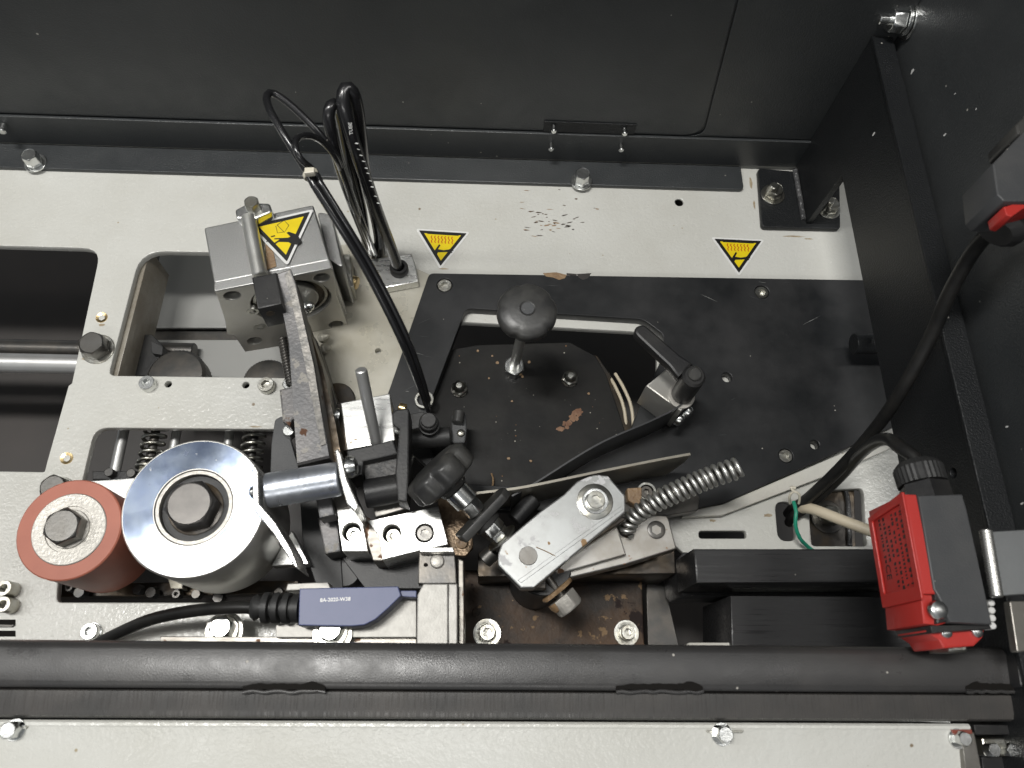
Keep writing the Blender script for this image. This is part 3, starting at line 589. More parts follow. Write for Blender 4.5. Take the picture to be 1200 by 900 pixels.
# ================================================================== COMPACT CYLINDER
A0 = P(252, 341, 70); B0 = P(388, 314, 70); un = (B0 - A0).normalized(); nn = V((un.y, -un.x, 0)); cw = (B0 - A0).length
cy = thing('compact_cylinder', 'square anodised aluminium cylinder with a bored front flange and warning sticker on top', 'cylinder', P(320, 330, 5))
bk = [(A0 - nn * 5).xy, (B0 - nn * 5).xy, P(367, 240, 70).xy, P(239, 267, 70).xy]
plate('barrel', rnd(bk, 1.6), 70, 8, M['alu2'], cy, bev=.7)
plate('shoulder', rnd([P(384, 300, 55).xy, P(402, 312, 55).xy, P(388, 248, 55).xy, P(370, 244, 55).xy], 2), 52, 8, M['alu2'], cy, bev=.7)
plate('top_skin', [A0.xy, B0.xy, (B0 - nn * 5.2).xy, (A0 - nn * 5.2).xy], 70, 69, M['alu2'], cy, bev=.3)
FC = frame(A0 - nn * 4.9 - V((0, 0, 1.1)), un, nn)
fo = [V((-.5, .2)), V((cw + .5, .2)), V((cw + .5, -5))] + [onM(a, b, FC) for a, b in ((393, 338), (409, 380), (330, 397), (286, 404), (273, 384), (265, 383), (263, 368))] + [V((-.5, -4))]
bc = onM(336, 358, FC); bc = V((cw * .56, -24))
fh = [V((6.5, -6.5)), V((cw - 6.5, -6.5)), onM(297, 391, FC), onM(392, 372, FC)]
plate('front_flange', rnd(fo, .8), 5, 0, M['aluface'], cy, [circ(bc, 21.5, 40)] + [circ(h, 4.3) for h in fh], Mx=FC, bev=.5)
for h in fh: plate('bolt_hole', circ(h, 4.4), .8, .1, M['dsteel'], cy, Mx=FC, bev=.05)
plate('bore_floor', circ(bc, 21.7, 40), 1.2, .1, M['oily'], cy, Mx=FC, bev=.05)
link('bore_ring', lathe_mesh([(20, .8), (20, 3), (18.5, 3), (18.5, .8)], FC @ V((bc.x, bc.y, 0)), nn, 40), M['zinc2'], cy)
plate('piston', circ(bc, 15, 36), 4.5, 1.3, M['aluface'], cy, Mx=FC, bev=.6)
for a, b in ((295, 356), (303, 374)): 
    w = FC @ V((*onM(a, b, FC), 0)); bolt('socket', w + nn * 1.3, 3.4, 4, M['zinc2'], cy, axis=nn)
for a, b, r in ((358, 340, 7.2), (362, 359, 8.0), (381, 395, 6), (383, 408, 6)):
    q = P(a, b, 42 if b < 370 else 12); bolt('cap', q - V((3, 0, 2)), r * S(q), 6.5, M['zinc'] if b < 370 else M['cream'], cy, axis=(.85, .05, .5))
# guide rod lying on the cylinder top
slab('rod_foot', [(275, 246), (292, 237), (316, 238), (319, 248), (300, 256), (277, 256)], 78, 70.2, M['zinc'], cy, r=2, bev=1)
bpx('hex', 294, 236, 78, 9, 5, M['zinc2'], cy, name='nut')
rr_ = rod('zinc_channel', P(291, 254, 76), P(305, 324, 76), 3.9, M['zincmatt'], cy)
slab('glue_strip', [(309, 262), (313, 261), (324, 312), (313, 316)], 70.6, 70.05, M['glue'], cy, bev=.1)
# ================================================================== STICKERS
def sticker(name, px, z, label, graphic, Mx=None):
    c = sum((P(a, b, z) for a, b in px), V((0, 0, 0))) / 3
    t = thing(name, label, 'sticker', c, 'triangular yellow warning stickers')
    q = pl(px, z); ce = (q[0] + q[1] + q[2]) / 3
    sc_ = lambda s: [ce + (p - ce) * s for p in q]
    plate('backing', rnd(sc_(1.0), 1.3), z + .25, z, M['stwhite'], t, bev=.03)
    plate('border', rnd(sc_(.87), .35), z + .34, z + .26, M['ink'], t, bev=.01)
    plate('face', sc_(.67), z + .42, z + .35, M['yellow'], t, bev=.01)
    u = (q[1] - q[0]); v = (q[2] - (q[0] + q[1]) / 2)
    def G(a, b): return q[0] + u * a + v * b                      # a 0..1 along the top edge, b 0..1 toward the apex
    def poly(pts, m=M['ink'], nm='pictogram'): plate(nm, [G(*p) for p in pts], z + .50, z + .43, m, t, bev=.01)
    def stroke(pts, w, m): 
        L_ = [G(*p) for p in pts]; lft = []; rgt = []
        for i, p in enumerate(L_):
            d = (L_[min(i + 1, len(L_) - 1)] - L_[max(i - 1, 0)]).normalized(); n = V((-d.y, d.x)) * w / 2; lft.append(p + n); rgt.append(p - n)
        plate('wave', lft + rgt[::-1], z + .50, z + .43, m, t, bev=.01)
    graphic(poly, stroke)
def hot(poly, stroke):
    poly([(.22, .105), (.79, .105), (.79, .125), (.22, .125)], nm='hot_bar')
    for k in range(7):
        x = .31 + k * .062; stroke([(x, .16), (x - .016, .20), (x + .012, .255), (x - .006, .30), (x + .008, .345)], .62, M['inkred'])
    poly([(.45, .37), (.475, .40), (.435, .50), (.54, .515), (.63, .49), (.70, .44), (.715, .45), (.66, .50), (.715, .505), (.715, .525), (.66, .53), (.70, .56), (.69, .575), (.60, .56), (.44, .58), (.41, .66), (.345, .60), (.38, .53)], nm='hand')
def crush(poly, stroke):
    stroke([(.43, .16), (.54, .10), (.60, .22), (.52, .34), (.43, .16)], .35, M['ink']); stroke([(.52, .33), (.42, .32), (.41, .17)], .3, M['ink'])
    poly([(.55, .36), (.585, .345), (.70, .44), (.755, .60), (.68, .64), (.60, .60), (.56, .55), (.42, .50), (.35, .54), (.30, .53), (.44, .455), (.36, .43), (.37, .41), (.48, .44), (.56, .46), (.60, .45)], nm='hand')
    poly([(.31, .43), (.25, .45), (.24, .43), (.30, .41)], nm='fingertip'); poly([(.32, .35), (.38, .35), (.38, .375), (.32, .375)], nm='fingertip')
sticker('warning_sticker', [(487, 268), (551, 272), (516, 316)], .05, 'yellow hot surface warning triangle nearest the looped black cables', hot)
sticker('warning_sticker', [(833, 278), (896, 281), (866, 324)], .05, 'yellow hot surface warning triangle left of the gusset foot', hot)
sticker('warning_sticker', [(290, 263), (368, 245), (337, 312)], 71.0, 'larger yellow crushed hand warning triangle on the aluminium cylinder', crush)
# ================================================================== CREAM MOUNTING PLATE
mp_ = thing('mounting_plate', 'stained cream metal plate right of the aluminium cylinder', 'plate', P(430, 390, 3))
q = P(443, 411, 5); 
slab('plate_sheet', [(360, 290), (420, 285), (505, 322), (478, 395), (459, 463), (405, 472), (352, 440), (352, 330)], 5, .2, M['cream'], mp_, r=1.5, bev=.5, holes=[circ(q.xy, 1.7)])
slab('small_plate', [(425, 305), (482, 297), (487, 311), (490, 330), (446, 338)], 12, 5.2, M['alu'], mp_, bev=.5)
slab('grey_lug', [(392, 300), (410, 297), (414, 336), (394, 337)], 22, 5.2, M['zinc2'], mp_, r=1); q = P(417, 327, 14); rod('brass_ring', (q.x - 3, q.y - 2, 14), (q.x + 1.5, q.y - 3, 14), 4, M['brass'], mp_)
q = P(394, 468, 9); rod('dark_disc', (q.x, q.y, 5), (q.x, q.y, 9), 10.5, M['oily'], mp_, n=36)
# ================================================================== UPRIGHT WORN BAR
tb = thing('trip_bar', 'long worn raw steel bar with a square black block at its upper end', 'bar', P(360, 450, 20))
tslab('long_bar', [(323, 320, 84, 12), (340, 314, 84, 12), (347, 332, 82, 14), (369, 428, 66, 24), (386, 536, 52, 26), (348, 545, 52, 26), (342, 460, 61, 26), (337, 400, 71, 20), (327, 345, 80, 14)], M['scrap'], tb, bev=1.1)
tslab('speckled_ridge', [(333, 322, 84.8, 1), (339, 316, 84.8, 1), (346, 334, 82.8, 1), (368, 430, 66.6, 1), (382, 520, 54.6, 1), (376, 522, 54.5, 1), (358, 430, 66.5, 1), (341, 350, 80.4, 1)], mat('chipped_ridge', (.20, .195, .185), .5, .3, bump=(300, .6, .2), tint=(260, .9, (.40, .375, .34))), tb, bev=.3)
tslab('back_strip', [(342, 345, 66, 20), (352, 356, 66, 24), (378, 430, 52, 40), (394, 500, 42, 36), (401, 542, 38, 34), (380, 548, 38, 34), (360, 440, 50, 40)], M['oily'], tb, bev=.5)
slab('oily_guard', [(362, 385), (372, 400), (394, 470), (402, 530), (398, 545), (390, 540), (378, 460)], 28, 4, M['dsteel'], tb, bev=.6)
slab('square_block', [(295, 325), (324, 319), (330, 356), (302, 362)], 86, 66, M['black_pl'], tb, bev=.7)
q = P(317, 362, 50)
w = P(316, 362, 56); FB = frame(P(302, 362, 86), P(330, 356, 86) - P(302, 362, 86), V(((P(330, 356, 86) - P(302, 362, 86)).y, -(P(330, 356, 86) - P(302, 362, 86)).x, 0)))
plate('block_hole', circ((4.5, -6.5), 2.2), .3, .05, M['oily'], tb, Mx=FB, bev=.02)  # flat dark disc stands in for the shade in the hole
slab('welded_block', [(327, 456), (352, 450), (357, 486), (342, 492), (340, 500), (331, 494)], 46, 28, M['scrap'], tb, bev=1.2)
q = P(340, 390, 36); bolt_p = spline([P(327, 396, 32), P(340, 448, 32)], 3)
link('threaded_rod', tube_mesh(helix_pts(spline([P(331, 396, 30), P(341, 450, 30)], 2), 2.2, 16, 10), .7, 6), M['dsteel'], tb, 70); rod('rod_core', P(331, 396, 30), P(341, 450, 30), 2.2, M['dsteel'], tb)
bpx('hex', 340, 449, 22, 10, 6, M['zinc'], tb, name='nut'); bpx('hex', 338, 504, 30, 8, 6, M['zinc'], tb)
slab('grey_tab', [(322, 492), (332, 486), (350, 548), (340, 565), (316, 566), (318, 520)], 30, 26, M['grey_pl'], tb, r=2)
# ================================================================== ZINC PIN + LINKS
zp = thing('roller_pin', 'fat zinc plated horizontal pin between two steel links beside the silver roller', 'pin', P(355, 570, 45))
a = P(313, 575, 58); b_ = P(398, 561, 58); pa = (b_ - a).normalized()
rod('pin_body', a, b_, 8.4, M['zincpin'], zp, n=48, c=.6)
FL = frame(a - pa * 2.6, V((0, 0, 1)), pa)
lk = [(295, 549), (299, 545), (303, 552), (304, 590), (323, 612), (342, 644), (351, 668), (345, 664), (320, 625), (299, 600), (296, 585)]
slab('left_link', lk, 66, 44, M['steel'], zp, bev=.6)
q = a - pa * 4; bolt('pan', q + V((0, 0, 1)), 3.2, 4, M['zinc'], zp, axis=-pa)
slab('right_link', [(392, 528), (396, 525), (400, 532), (407, 562), (420, 592), (416, 600), (406, 590), (398, 560)], 68, 34, M['steel'], zp, bev=.7)
q = P(407, 548, 62); bolt('pan', q, 5.6, 5, M['zinc'], zp, axis=pa); rod('pin_end', q - pa * 2, q + pa * 1.5, 4.6, M['zinc2'], zp)
slab('brown_spacer', [(370, 585), (388, 582), (392, 603), (374, 607)], 44, 30, M['scrap'], zp, bev=1)
# ================================================================== WHITE BLOCK AND DARK CLAMP
wb = thing('rod_block', 'bright square aluminium block with a vertical polished rod standing over it', 'block', P(430, 495, 5))
slab('block_body', [(399, 472), (457, 461), (463, 516), (407, 527)], 42, 6, M['alu'], wb, bev=.5)
rod('polished_rod', P(423, 433, 80), P(441, 519, 44), 2.9, M['rodsteel'], wb, n=32)
q = P(396, 487, 30); bolt('pan', q, 4, 3, M['zinc'], wb, axis=(-1, 0, .4)); slab('side_strip', [(385, 470), (399, 473), (407, 527), (396, 530)], 26, 8, M['oily'], wb)
dc = thing('cast_clamp', 'speckled black cast clamp with an upright finger right of the bright block', 'clamp', P(445, 560, 10))
slab('top_bar', [(406, 528), (461, 515), (466, 532), (426, 541), (424, 556), (412, 560)], 50, 30, M['black_pl'], dc, bev=.8)
slab('recess', [(424, 541), (466, 532), (470, 556), (429, 566)], 44, 30, mat('speckled_casting', (.035, .035, .036), .5, bump=(500, .6, .12), tint=(300, .9, (.11, .105, .10))), dc, bev=.6)
slab('finger', [(459, 485), (463, 480), (478, 478), (480, 482), (479, 560), (477, 588), (466, 586), (463, 552), (468, 503), (460, 497)], 58, 40, M['black_pl'], dc, bev=.9)
rod('barrel', P(428, 579, 44), P(474, 571, 44), 7.3, M['black_pl'], dc, n=40)
slab('lower_jaw', [(436, 588), (474, 580), (477, 596), (440, 606)], 36, 22, M['arm2'], dc, bev=.5)
# ================================================================== BORED BLOCKS
bb = thing('bored_block', 'bright milled aluminium block with two counterbored holes and a socket screw', 'block', P(475, 620, 10))
q1 = P(412, 623, 36); q2 = P(459, 625, 36); q3 = P(497.5, 624.5, 36)
slab('left_block', [(394, 597), (422, 595), (437, 655), (431, 646), (401, 646)], 36, 10, M['alu'], bb, bev=.4, holes=[circ(q1.xy, 4.6)]) if False else slab('left_block', [(394, 597), (422, 595), (431, 646), (401, 646)], 36, 6, M['alu'], bb, bev=.4, holes=[circ(q1.xy, 4.6)])
slab('right_block', [(430, 610), (514, 593), (525, 638), (489, 646), (448, 656), (444, 628)], 36, 4, M['alu'], bb, bev=.4, holes=[circ(q2.xy, 4.5), circ(q3.xy, 4.6)])
slab('bevel_strip', [(418, 597), (434, 608), (446, 628), (451, 657), (437, 657)], 32, 4, M['arm2'], bb, bev=.5)
slab('top_tab', [(389, 580), (409, 577), (422, 594.5), (394, 597)], 37.5, 28, M['arm2'], bb, bev=.5)
for q in (q1, q2): bolt('socket', (q.x + .3, q.y - .4, 27), 3.7, 4, M['zinc2'], bb)
bolt('socket', (q3.x, q3.y, 33.4), 3.9, 2.0, M['bolt'], bb)
bpl = thing('brown_lug', 'glue stained brown steel lug with a rounded corner right of the bored block', 'lug', P(535, 625, 10))
slab('lug_sheet', [(512, 585), (530, 580), (551, 612), (555, 640), (546, 652), (524, 650)], 20, 15, mat('brown_steel', (.15, .10, .06), .38, .5, bump=(300, .4, .2), tint=(60, .8, (.27, .20, .13))), bpl, r=3); bpx('socket', 541, 636, 20, 7, 1.5, M['glue'], bpl)
ub = thing('under_block', 'dark steel body below the milled aluminium blocks', 'block', P(430, 670, 0))
slab('body_front', [(396, 648), (436, 655), (450, 657), (492, 647), (500, 690), (428, 690)], 8, -20, M['black_pl'], ub, r=1)
slab('body_left', [(350, 560), (396, 600), (402, 690), (372, 690), (355, 640)], 6, -20, M['rubber'], ub, r=1)
slab('rough_block', [(372, 607), (394, 600), (399, 646), (381, 649)], 24, 6, M['scrap'], ub, bev=.8)
slab('bright_foot', [(330, 640), (342, 622), (352, 640), (362, 661), (318, 663)], 14, 4, M['alu'], ub)
bpx('socket', 331, 634, 8, 8, 6, M['dsteel'], ub)
q = P(405, 670, 4); rod('round_boss', (q.x, q.y, -10), (q.x, q.y, 5), 8, M['black_pl'], ub)
# ================================================================== SENSOR
hs_ = thing('sensor_holder', 'small grey metal sensor holder with slotted screw above its squared body', 'holder', P(512, 700, 20))
slab('upright_tab', [(493, 641), (531, 641), (532, 647), (492, 647)], 54, 40, M['steel'], hs_, bev=.5)
slab('tab_face', [(491, 647), (533, 647), (535, 684), (490, 684)], 46, 36, M['dsteel'], hs_, bev=.5)
bpx('pan', 512, 657, 46, 8.5, 2.2, M['core'], hs_); q = P(499, 662, 46); bolt('disc', (q.x, q.y, 45.9), 1.1, .3, M['hole'], hs_, name='bore')  # the dark disc is a painted bore, shade put into colour
slab('body_block', [(496, 684), (525, 684), (525, 756), (488, 756), (489, 697)], 50, 34, M['cast'], hs_, bev=.6)
slab('body_edge', [(525.5, 684), (536, 684), (536, 756), (525.5, 756)], 50, 34, M['cast'], hs_, bev=.6)
slab('side_cheek', [(536.5, 654), (543.5, 657), (544, 757), (537, 757)], 42, 0, M['arm2'], hs_, bev=.6)
bs = thing('blue_sensor', 'blue plastic sensor head printed in white, with a black ribbed cable boot', 'sensor', P(410, 710, 30))
slab('sensor_body', [(351, 689.5), (466.5, 687), (470, 698), (456, 712), (440, 726), (427, 732.5), (412, 734), (349.5, 733)], 52, 40, M['blue'], bs, bev=.5)
slab('sensor_tongue', [(469, 692), (488, 692), (488, 700), (469, 699)], 49, 40, M['blue'], bs, bev=.4)
slab('carrier_plate', [(352, 699), (488, 697), (488, 747), (323, 747), (323, 732), (345, 731)], 38, 33, M['cast'], bs, bev=.4)
slab('carrier_wedge', [(337, 684), (384, 682), (388, 690), (335, 692)], 33, 20, M['cast'], bs, bev=.4)
def text(s, name, Mx, size, m, parent, off=0, font_shear=0):
    cu = bpy.data.curves.new('t', 'FONT'); cu.body = s; cu.size = size; cu.extrude = .03; cu.align_x = 'LEFT'; cu.align_y = 'CENTER'; cu.shear = font_shear; cu.offset = off; cu.resolution_u = 3
    ob = bpy.data.objects.new('t', cu); COL.objects.link(ob); me = bpy.data.meshes.new_from_object(ob); bpy.data.objects.remove(ob); bpy.data.curves.remove(cu)
    me.transform(Mx); return link(name, me, m, parent, 0)
ta = P(375, 703.5, 52.1); tb_ = P(410, 702, 52.1)
text('8A-2020-W38', 'printed_code', frame(ta, tb_ - ta, (0, 0, 1)), 2.4, M['stwhite'], bs, off=.04)
ba = P(352, 713, 45); bb_ = P(296, 712, 44); bd = (bb_ - ba).normalized(); bl = (bb_ - ba).length
prof = [(0, 0), (6.6, 0), (6.6, 3.2), (5.2, 3.6), (5.2, 4.6)]
z_ = 4.6
while z_ < bl - 4: prof += [(7.0, z_ + .2), (7.2, z_ + 1.2), (7.0, z_ + 3.0), (4.6, z_ + 3.4), (4.6, z_ + 4.6)]; z_ += 4.8
prof += [(6.0, bl - 1.5), (5.0, bl), (0, bl)]
lathe('cable_boot', prof, ba, bd, M['rubber'], bs, n=40, smooth=50)
tube('sensor_cable', [bb_ - bd * 2, P(270, 712, 42), P(225, 716, 34), P(180, 725, 24), P(145, 739, 13), P(112, 756, 5), P(95, 770, 3.6)], 3.0, M['cable2'], bs, n=18)
er = thing('sensor_rail', 'thin steel rail with two hex bolts lying along the beam under the sensor', 'rail', P(340, 748, 30))
slab('rail_bar', [(188, 745.5), (488, 747), (488, 756), (186, 756)], 33, 20, M['arm2'], er, bev=.4)
for a, b in ((252, 733), (384, 736)):
    q = P(a, b, 52 if a > 300 else 34); z0 = 38 if a > 300 else 18
    bolt('washer', (q.x, q.y - 1.5, z0), 9.5, 1.5, M['zinc2'], er); bolt('washer', (q.x, q.y - .8, z0 + 1.4), 7.2, 1.4, M['zinc2'], er); bolt('hex', (q.x, q.y, z0 + 2.6), 5.7, 6, M['zinc'], er)
# ================================================================== ROLLERS
def roller(name, label, cx, cy, rpx, zt, zb):
    q = P(cx, cy, zt); return thing(name, label, 'roller', (q.x, q.y, zb)), V((q.x, q.y, 0)), rpx * S(q)
t, q, R = roller('rubber_roller', 'red rubber covered pressure roller with a white metal core and dark hex bolt', 81, 620, 59.5, 48, 2)
rc = R * .715
link('tyre', lathe_mesh([(rc, 4), (R - .4, 4), (R, 4.5), (R, 47.4), (R - .6, 48), (rc, 48), (rc, 4)], q, (0, 0, 1), 96), M['red_rub'], t)
lathe('core', [(0, 3), (rc - .1, 3), (rc - .1, 48.2), (rc - .5, 48.5), (11.2, 48.3), (11, 47.6), (8.2, 47.6), (0, 47.6)], q, (0, 0, 1), M['core'], t, n=80)
bolt('washer', q + V((0, 0, 47.5)), 9.6, .9, M['core'], t); bolt('hex', q + V((0, 0, 48.3)), 9.0, 7.5, M['bolt'], t, spin=.45)
t, q, R = roller('steel_roller', 'large polished silver steel roller with a recessed dark hex bolt', 227, 594, 83, 58, 4)
rb_ = 45 * S(P(229, 591, 58))
link('roller_body', lathe_mesh([(rb_, 6), (R - .4, 6), (R, 6.6), (R, 57.0), (R - .8, 58), (rb_ + .2, 58), (rb_, 57.8), (rb_, 48), (rb_, 6)], q, (0, 0, 1), 128), M['chromeside'], t, 40)
link('roller_face', lathe_mesh([(R - 1.0, 57.95), (R - 1.1, 58.12), (rb_ + .6, 58.12), (rb_ + .5, 57.95)], q, (0, 0, 1), 128), M['chrome'], t)
link('bearing_ring', lathe_mesh([(rb_ - .4, 50), (rb_ - .4, 57.5), (rb_ - 2.0, 57.5), (rb_ - 2.0, 50)], q, (0, 0, 1), 96), M['core'], t)
lathe('bearing_seal', [(0, 48), (rb_ - .3, 48), (rb_ - 2.4, 54.5), (rb_ - 6, 54.7), (10.5, 54.2), (0, 54)], q, (0, 0, 1), M['rubber'], t, n=64)
bolt('disc', q + V((0, 0, 54.2)), 12.9, 1.2, M['oily'], t, name='washer'); bolt('hex', q + V((0, 0, 55.3)), 12.0, 9.5, mat('dark_bolt_head', (.11, .105, .10), .38, .85, bump=(500, .15, .03), tint=(90, .5, (.17, .16, .15))), t, spin=.2)
link('turning_marks', lathe_mesh([(x * .9, 64.85 + (.07 if k % 2 else 0)) for k, x in enumerate([1.5 + .5 * i for i in range(13)])], q, (0, 0, 1), 48), M['bolt'], t, 0) if False else None
# parts behind the rollers
sps = [('tie_rod', 'bright round tie rod at the left of the roller opening', 146, 13), ('tie_rod', 'short bright tie rod between the two springs above the silver roller', 208, 11), ('tie_rod', 'bright tie rod just above the right shoulder of the silver roller', 270, 11)]
for nm, lb2, x, w in sps:
    a = P(x + 2, 490, -22); t = thing(nm, lb2, 'rod', a, 'tie rods inside the roller opening')
    ln = 46; rod('rod_bar', (a.x, a.y + 6, -22), (a.x, a.y - ln, -22), w * .5 * S(a) * .95, M['rodsteel'], t, n=32)
    rod('rod_collar', (a.x, a.y + 6, -22), (a.x, a.y - 1, -22), w * .5 * S(a) * 1.2, M['zinc2'], t, n=32)
for x, lb2 in ((184, 'dark compression spring left of the silver roller top'), (300, 'dark compression spring beside the grey tab')):
    a = P(x, 497, -20); t = thing('compression_spring', lb2, 'spring', a, 'springs inside the roller opening')
    link('coils', tube_mesh(helix_pts([V((a.x, a.y + 4 - k, -20)) for k in range(0, 30)], 6.0, 6, 18), 1.1, 8), M['zinc2'], t, 70); rod('spring_pin', (a.x, a.y + 4, -20), (a.x, a.y - 30, -20), 2.6, M['dsteel'], t)
    rod('seat_washer', (a.x, a.y - 26, -20), (a.x, a.y - 28, -20), 7.5, M['zinc2'], t); rod('seat_nut', (a.x, a.y - 28, -20), (a.x, a.y - 34, -20), 5, M['cream'], t, n=6)
cb = thing('carriage_block', 'pale machined carriage block between the red and silver rollers', 'block', P(135, 575, -5))
slab('block_body', [(104, 563), (168, 559), (170, 600), (150, 640), (118, 640)], 3, -20, M['alu'], cb, bev=.6)
slab('black_strip', [(108, 552), (178, 552), (178, 561), (108, 562)], -4, -16, M['black_pl'], cb, bev=.6)
bpx('hex', 127, 553, -4, 6, 5, M['dsteel'], cb); bpx('hex', 153, 554, -4, 6, 5, M['dsteel'], cb)
lc = thing('lower_carriage', 'dark greasy carriage with small nuts showing under the two rollers', 'carriage', P(200, 690, -20))
slab('carriage_bar', [(60, 684), (350, 680), (350, 696), (60, 700)], -18, -30, M['oily'], lc, bev=.6)
for a, b, r in ((92, 694, 7), (80, 688, 5), (160, 690, 6), (176, 694, 7), (208, 684, 8), (229, 696, 6), (206, 696, 5), (255, 700, 7), (326, 694, 6)): bpx('hex' if r > 5 else 'socket', a, b, -14, r, 6, M['dsteel'], lc)
slab('light_lug', [(196, 676), (212, 676), (214, 690), (200, 690)], -8, -16, M['cream'], lc, bev=.4)
# ================================================================== FITTINGS
ef = thing('elbow_fitting', 'black push-in elbow fitting at the lower end of the thin cables', 'fitting', P(502, 495, 15))
q = P(502, 492, 44); rod('socket_cup', (q.x, q.y, 16), (q.x, q.y, 42), 5.0, M['rubber'], ef, n=36); rod('collet', (q.x, q.y, 42), (q.x, q.y, 44), 4.2, M['black_pl'], ef); lathe('collet_ring', [(4.0, 33), (5.6, 33.4), (5.7, 36.5), (4.0, 37)], (q.x, q.y, 0), (0, 0, 1), M['rubber'], ef, 36)
a = P(478, 515, 26); b_ = P(528, 512, 26); rod('pipe', a, b_, 5.4, M['rubber'], ef); rod('brass_nut', a - V((2.5, 0, 0)), a + V((1.2, 0, 0)), 4.3, M['brass'], ef, n=6)
slab('back_boss', [(476, 486), (497, 482), (498, 500), (478, 504)], 22, 12, M['rubber'], ef, r=1); bpx('ring', 497, 468, 8, 11, 2, M['zinc2'], ef)
q = P(467, 476, 32); rod('brass_stub', (q.x, q.y, 30), (q.x + 4, q.y - 1, 30), 2.8, M['brass'], ef, n=12)
sp2 = thing('slotted_post', 'small black slotted plastic post standing on the lid near the tilted knob', 'post', P(538, 510, 0))
slab('post_body', [(529, 486), (546, 484), (547, 503), (545, 519), (529, 519)], 24, -1.9, M['grey_pl'], sp2, r=1.4, bev=.8); rod('post_head', P(536, 496, 27), P(538, 482, 27), 3.2, M['knob'], sp2); q = P(540, 507, 25); bolt('pan', (q.x, q.y, 23.6), 2.2, 1.8, M['zinc2'], sp2)
# ================================================================== CABLES
tc1 = thing('thin_cable', 'pair of thin glossy black cables tied together and looping at the upper left', 'cable', P(440, 340, 60))
base = [P(502, 480, 42), P(494, 458, 60), P(470, 398, 92), P(432, 322, 115), P(398, 265, 132), P(368, 217, 142), P(361, 203, 143)]
for s_, off in ((0, 0), (1, 7)):
    st = [p + V((off * .38 * min(1, i / 1.5), off * .22 * min(1, i / 1.5), -off * .1)) for i, p in enumerate(base)]
    loop = [P(337, 165, 150), P(316, 128, 152), P(313, 112, 150), P(322, 110, 148), P(345, 127, 144), P(377, 160, 136), P(398, 192, 122), P(418, 250, 80), P(436, 296, 15)] if s_ == 0 else [P(352, 186, 150), P(346, 170, 152), P(350, 161, 150), P(364, 159, 146), P(380, 168, 138), P(394, 186, 128), P(408, 220, 100), P(428, 270, 60), P(440, 298, 15)]
    tube('strand', st + loop, 1.75 if s_ == 0 else 1.5, M['cable'], tc1, n=14)
ct = thing('cable_tie', 'white nylon cable tie gripping the two thin cables', 'cable tie', P(362, 205, 143))
q = P(362, 206, 142); ax2 = (base[-1] - base[-2]).normalized()
link('tie_band', lathe_mesh([(3.1, -1), (3.1, 1), (3.5, 1), (3.5, -1), (3.1, -1)], q + V((.8, .6, 0)), ax2, 24), M['nylon'], ct); hd_ = P(363, 201, 148)
plate('tie_head', rnd([V((hd_.x - 2.2, hd_.y - 1.6)), V((hd_.x + 2.2, hd_.y - 1.0)), V((hd_.x + 2.0, hd_.y + 1.8)), V((hd_.x - 2.2, hd_.y + 1.4))], .5), 149, 146, M['nylon'], ct)
tk1 = thing('thick_cable', 'black hose looping upward, left one of the two thick loops', 'hose', P(437, 297, 12), 'thick black hose loops')
tube('hose_loop', [P(437, 300, 8), P(431, 284, 30), P(414, 240, 75), P(400, 200, 104), P(390, 163, 124), P(385, 138, 134), P(388, 124, 137), P(395, 125, 134), P(401, 145, 122), P(410, 190, 95), P(424, 245, 50), P(430, 292, 8)], 2.9, M['cable'], tk1, n=18)
tk2 = thing('thick_cable', 'black hose with white printing, taller right one of the two thick loops', 'hose', P(468, 318, 12), 'thick black hose loops')
pt2 = [P(469, 322, 8), P(459, 292, 35), P(440, 242, 80), P(422, 190, 112), P(408, 145, 132), P(402, 118, 140), P(405, 104, 142), P(413, 108, 140), P(419, 130, 130), P(423, 165, 112), P(428, 205, 85), P(442, 262, 40), P(446, 296, 8)]
tube('hose_loop', pt2, 3.3, M['cable'], tk2, n=18)
for (cx, cy, lb3, zz) in ((437, 298, 0, 5.1), (468, 317, 1, 12.1)):
    q = P(cx, cy, zz); link('grommet', lathe_mesh([(3.4, zz), (5.6, zz), (5.6, zz + 4), (5.0, zz + 5), (3.6, zz + 5), (3.4, zz)], (q.x, q.y, 0), (0, 0, 1), 28), M['rubber'], tk2 if lb3 else tk1)
def hose_text(s, a, b, z, size, par):
    p = P(*a, z); q = P(*b, z); n = (CAM - (p + q) / 2).normalized(); text(s, 'print', frame(p, q - p, n), size, M['print'], par)
hose_text('TUBE', (412, 158), (410, 141), 138, 2.3, tk2); hose_text('6x4', (424, 190), (418, 170), 126, 2.0, tk2) if False else None
for i, (a, b, z) in enumerate(((418, 168, 126.5), (420, 175, 124), (423, 182, 121), (426, 189, 117.5), (429, 197, 113.5), (431, 203, 110), (434, 212, 105.5), (436, 219, 101.5), (440, 230, 94.5), (443, 238, 89.5))):
    p = P(a, b, z); n = (CAM - p).normalized(); w = random.uniform(.35, .8); Mq = frame(p, P(a + 6, b + 2, z) - p, n); plate('print', [V((-.8, -w * .5)), V((.6, -w * .3)), V((.9, w * .5)), V((-.4, w * .4))], .12, .02, M['print'], tk2, Mx=Mq, bev=.01)
# ================================================================== LIMIT SWITCH
ZS = 140.0; ZD = 30.0
ls = thing('limit_switch', 'black and red safety limit switch with printed red side beside the right gusset', 'switch', P(1100, 660, ZS - ZD))
def body(px, zt, zb, nm, m, **k): return slab(nm, px, zt, zb, m, ls, **k)
body([(1076, 581), (1128, 579), (1134, 600), (1163, 732), (1113, 729), (1100, 700), (1094, 690)], ZS, ZS - ZD + .5, 'switch_cover', M['grey_pl'], bev=.6)
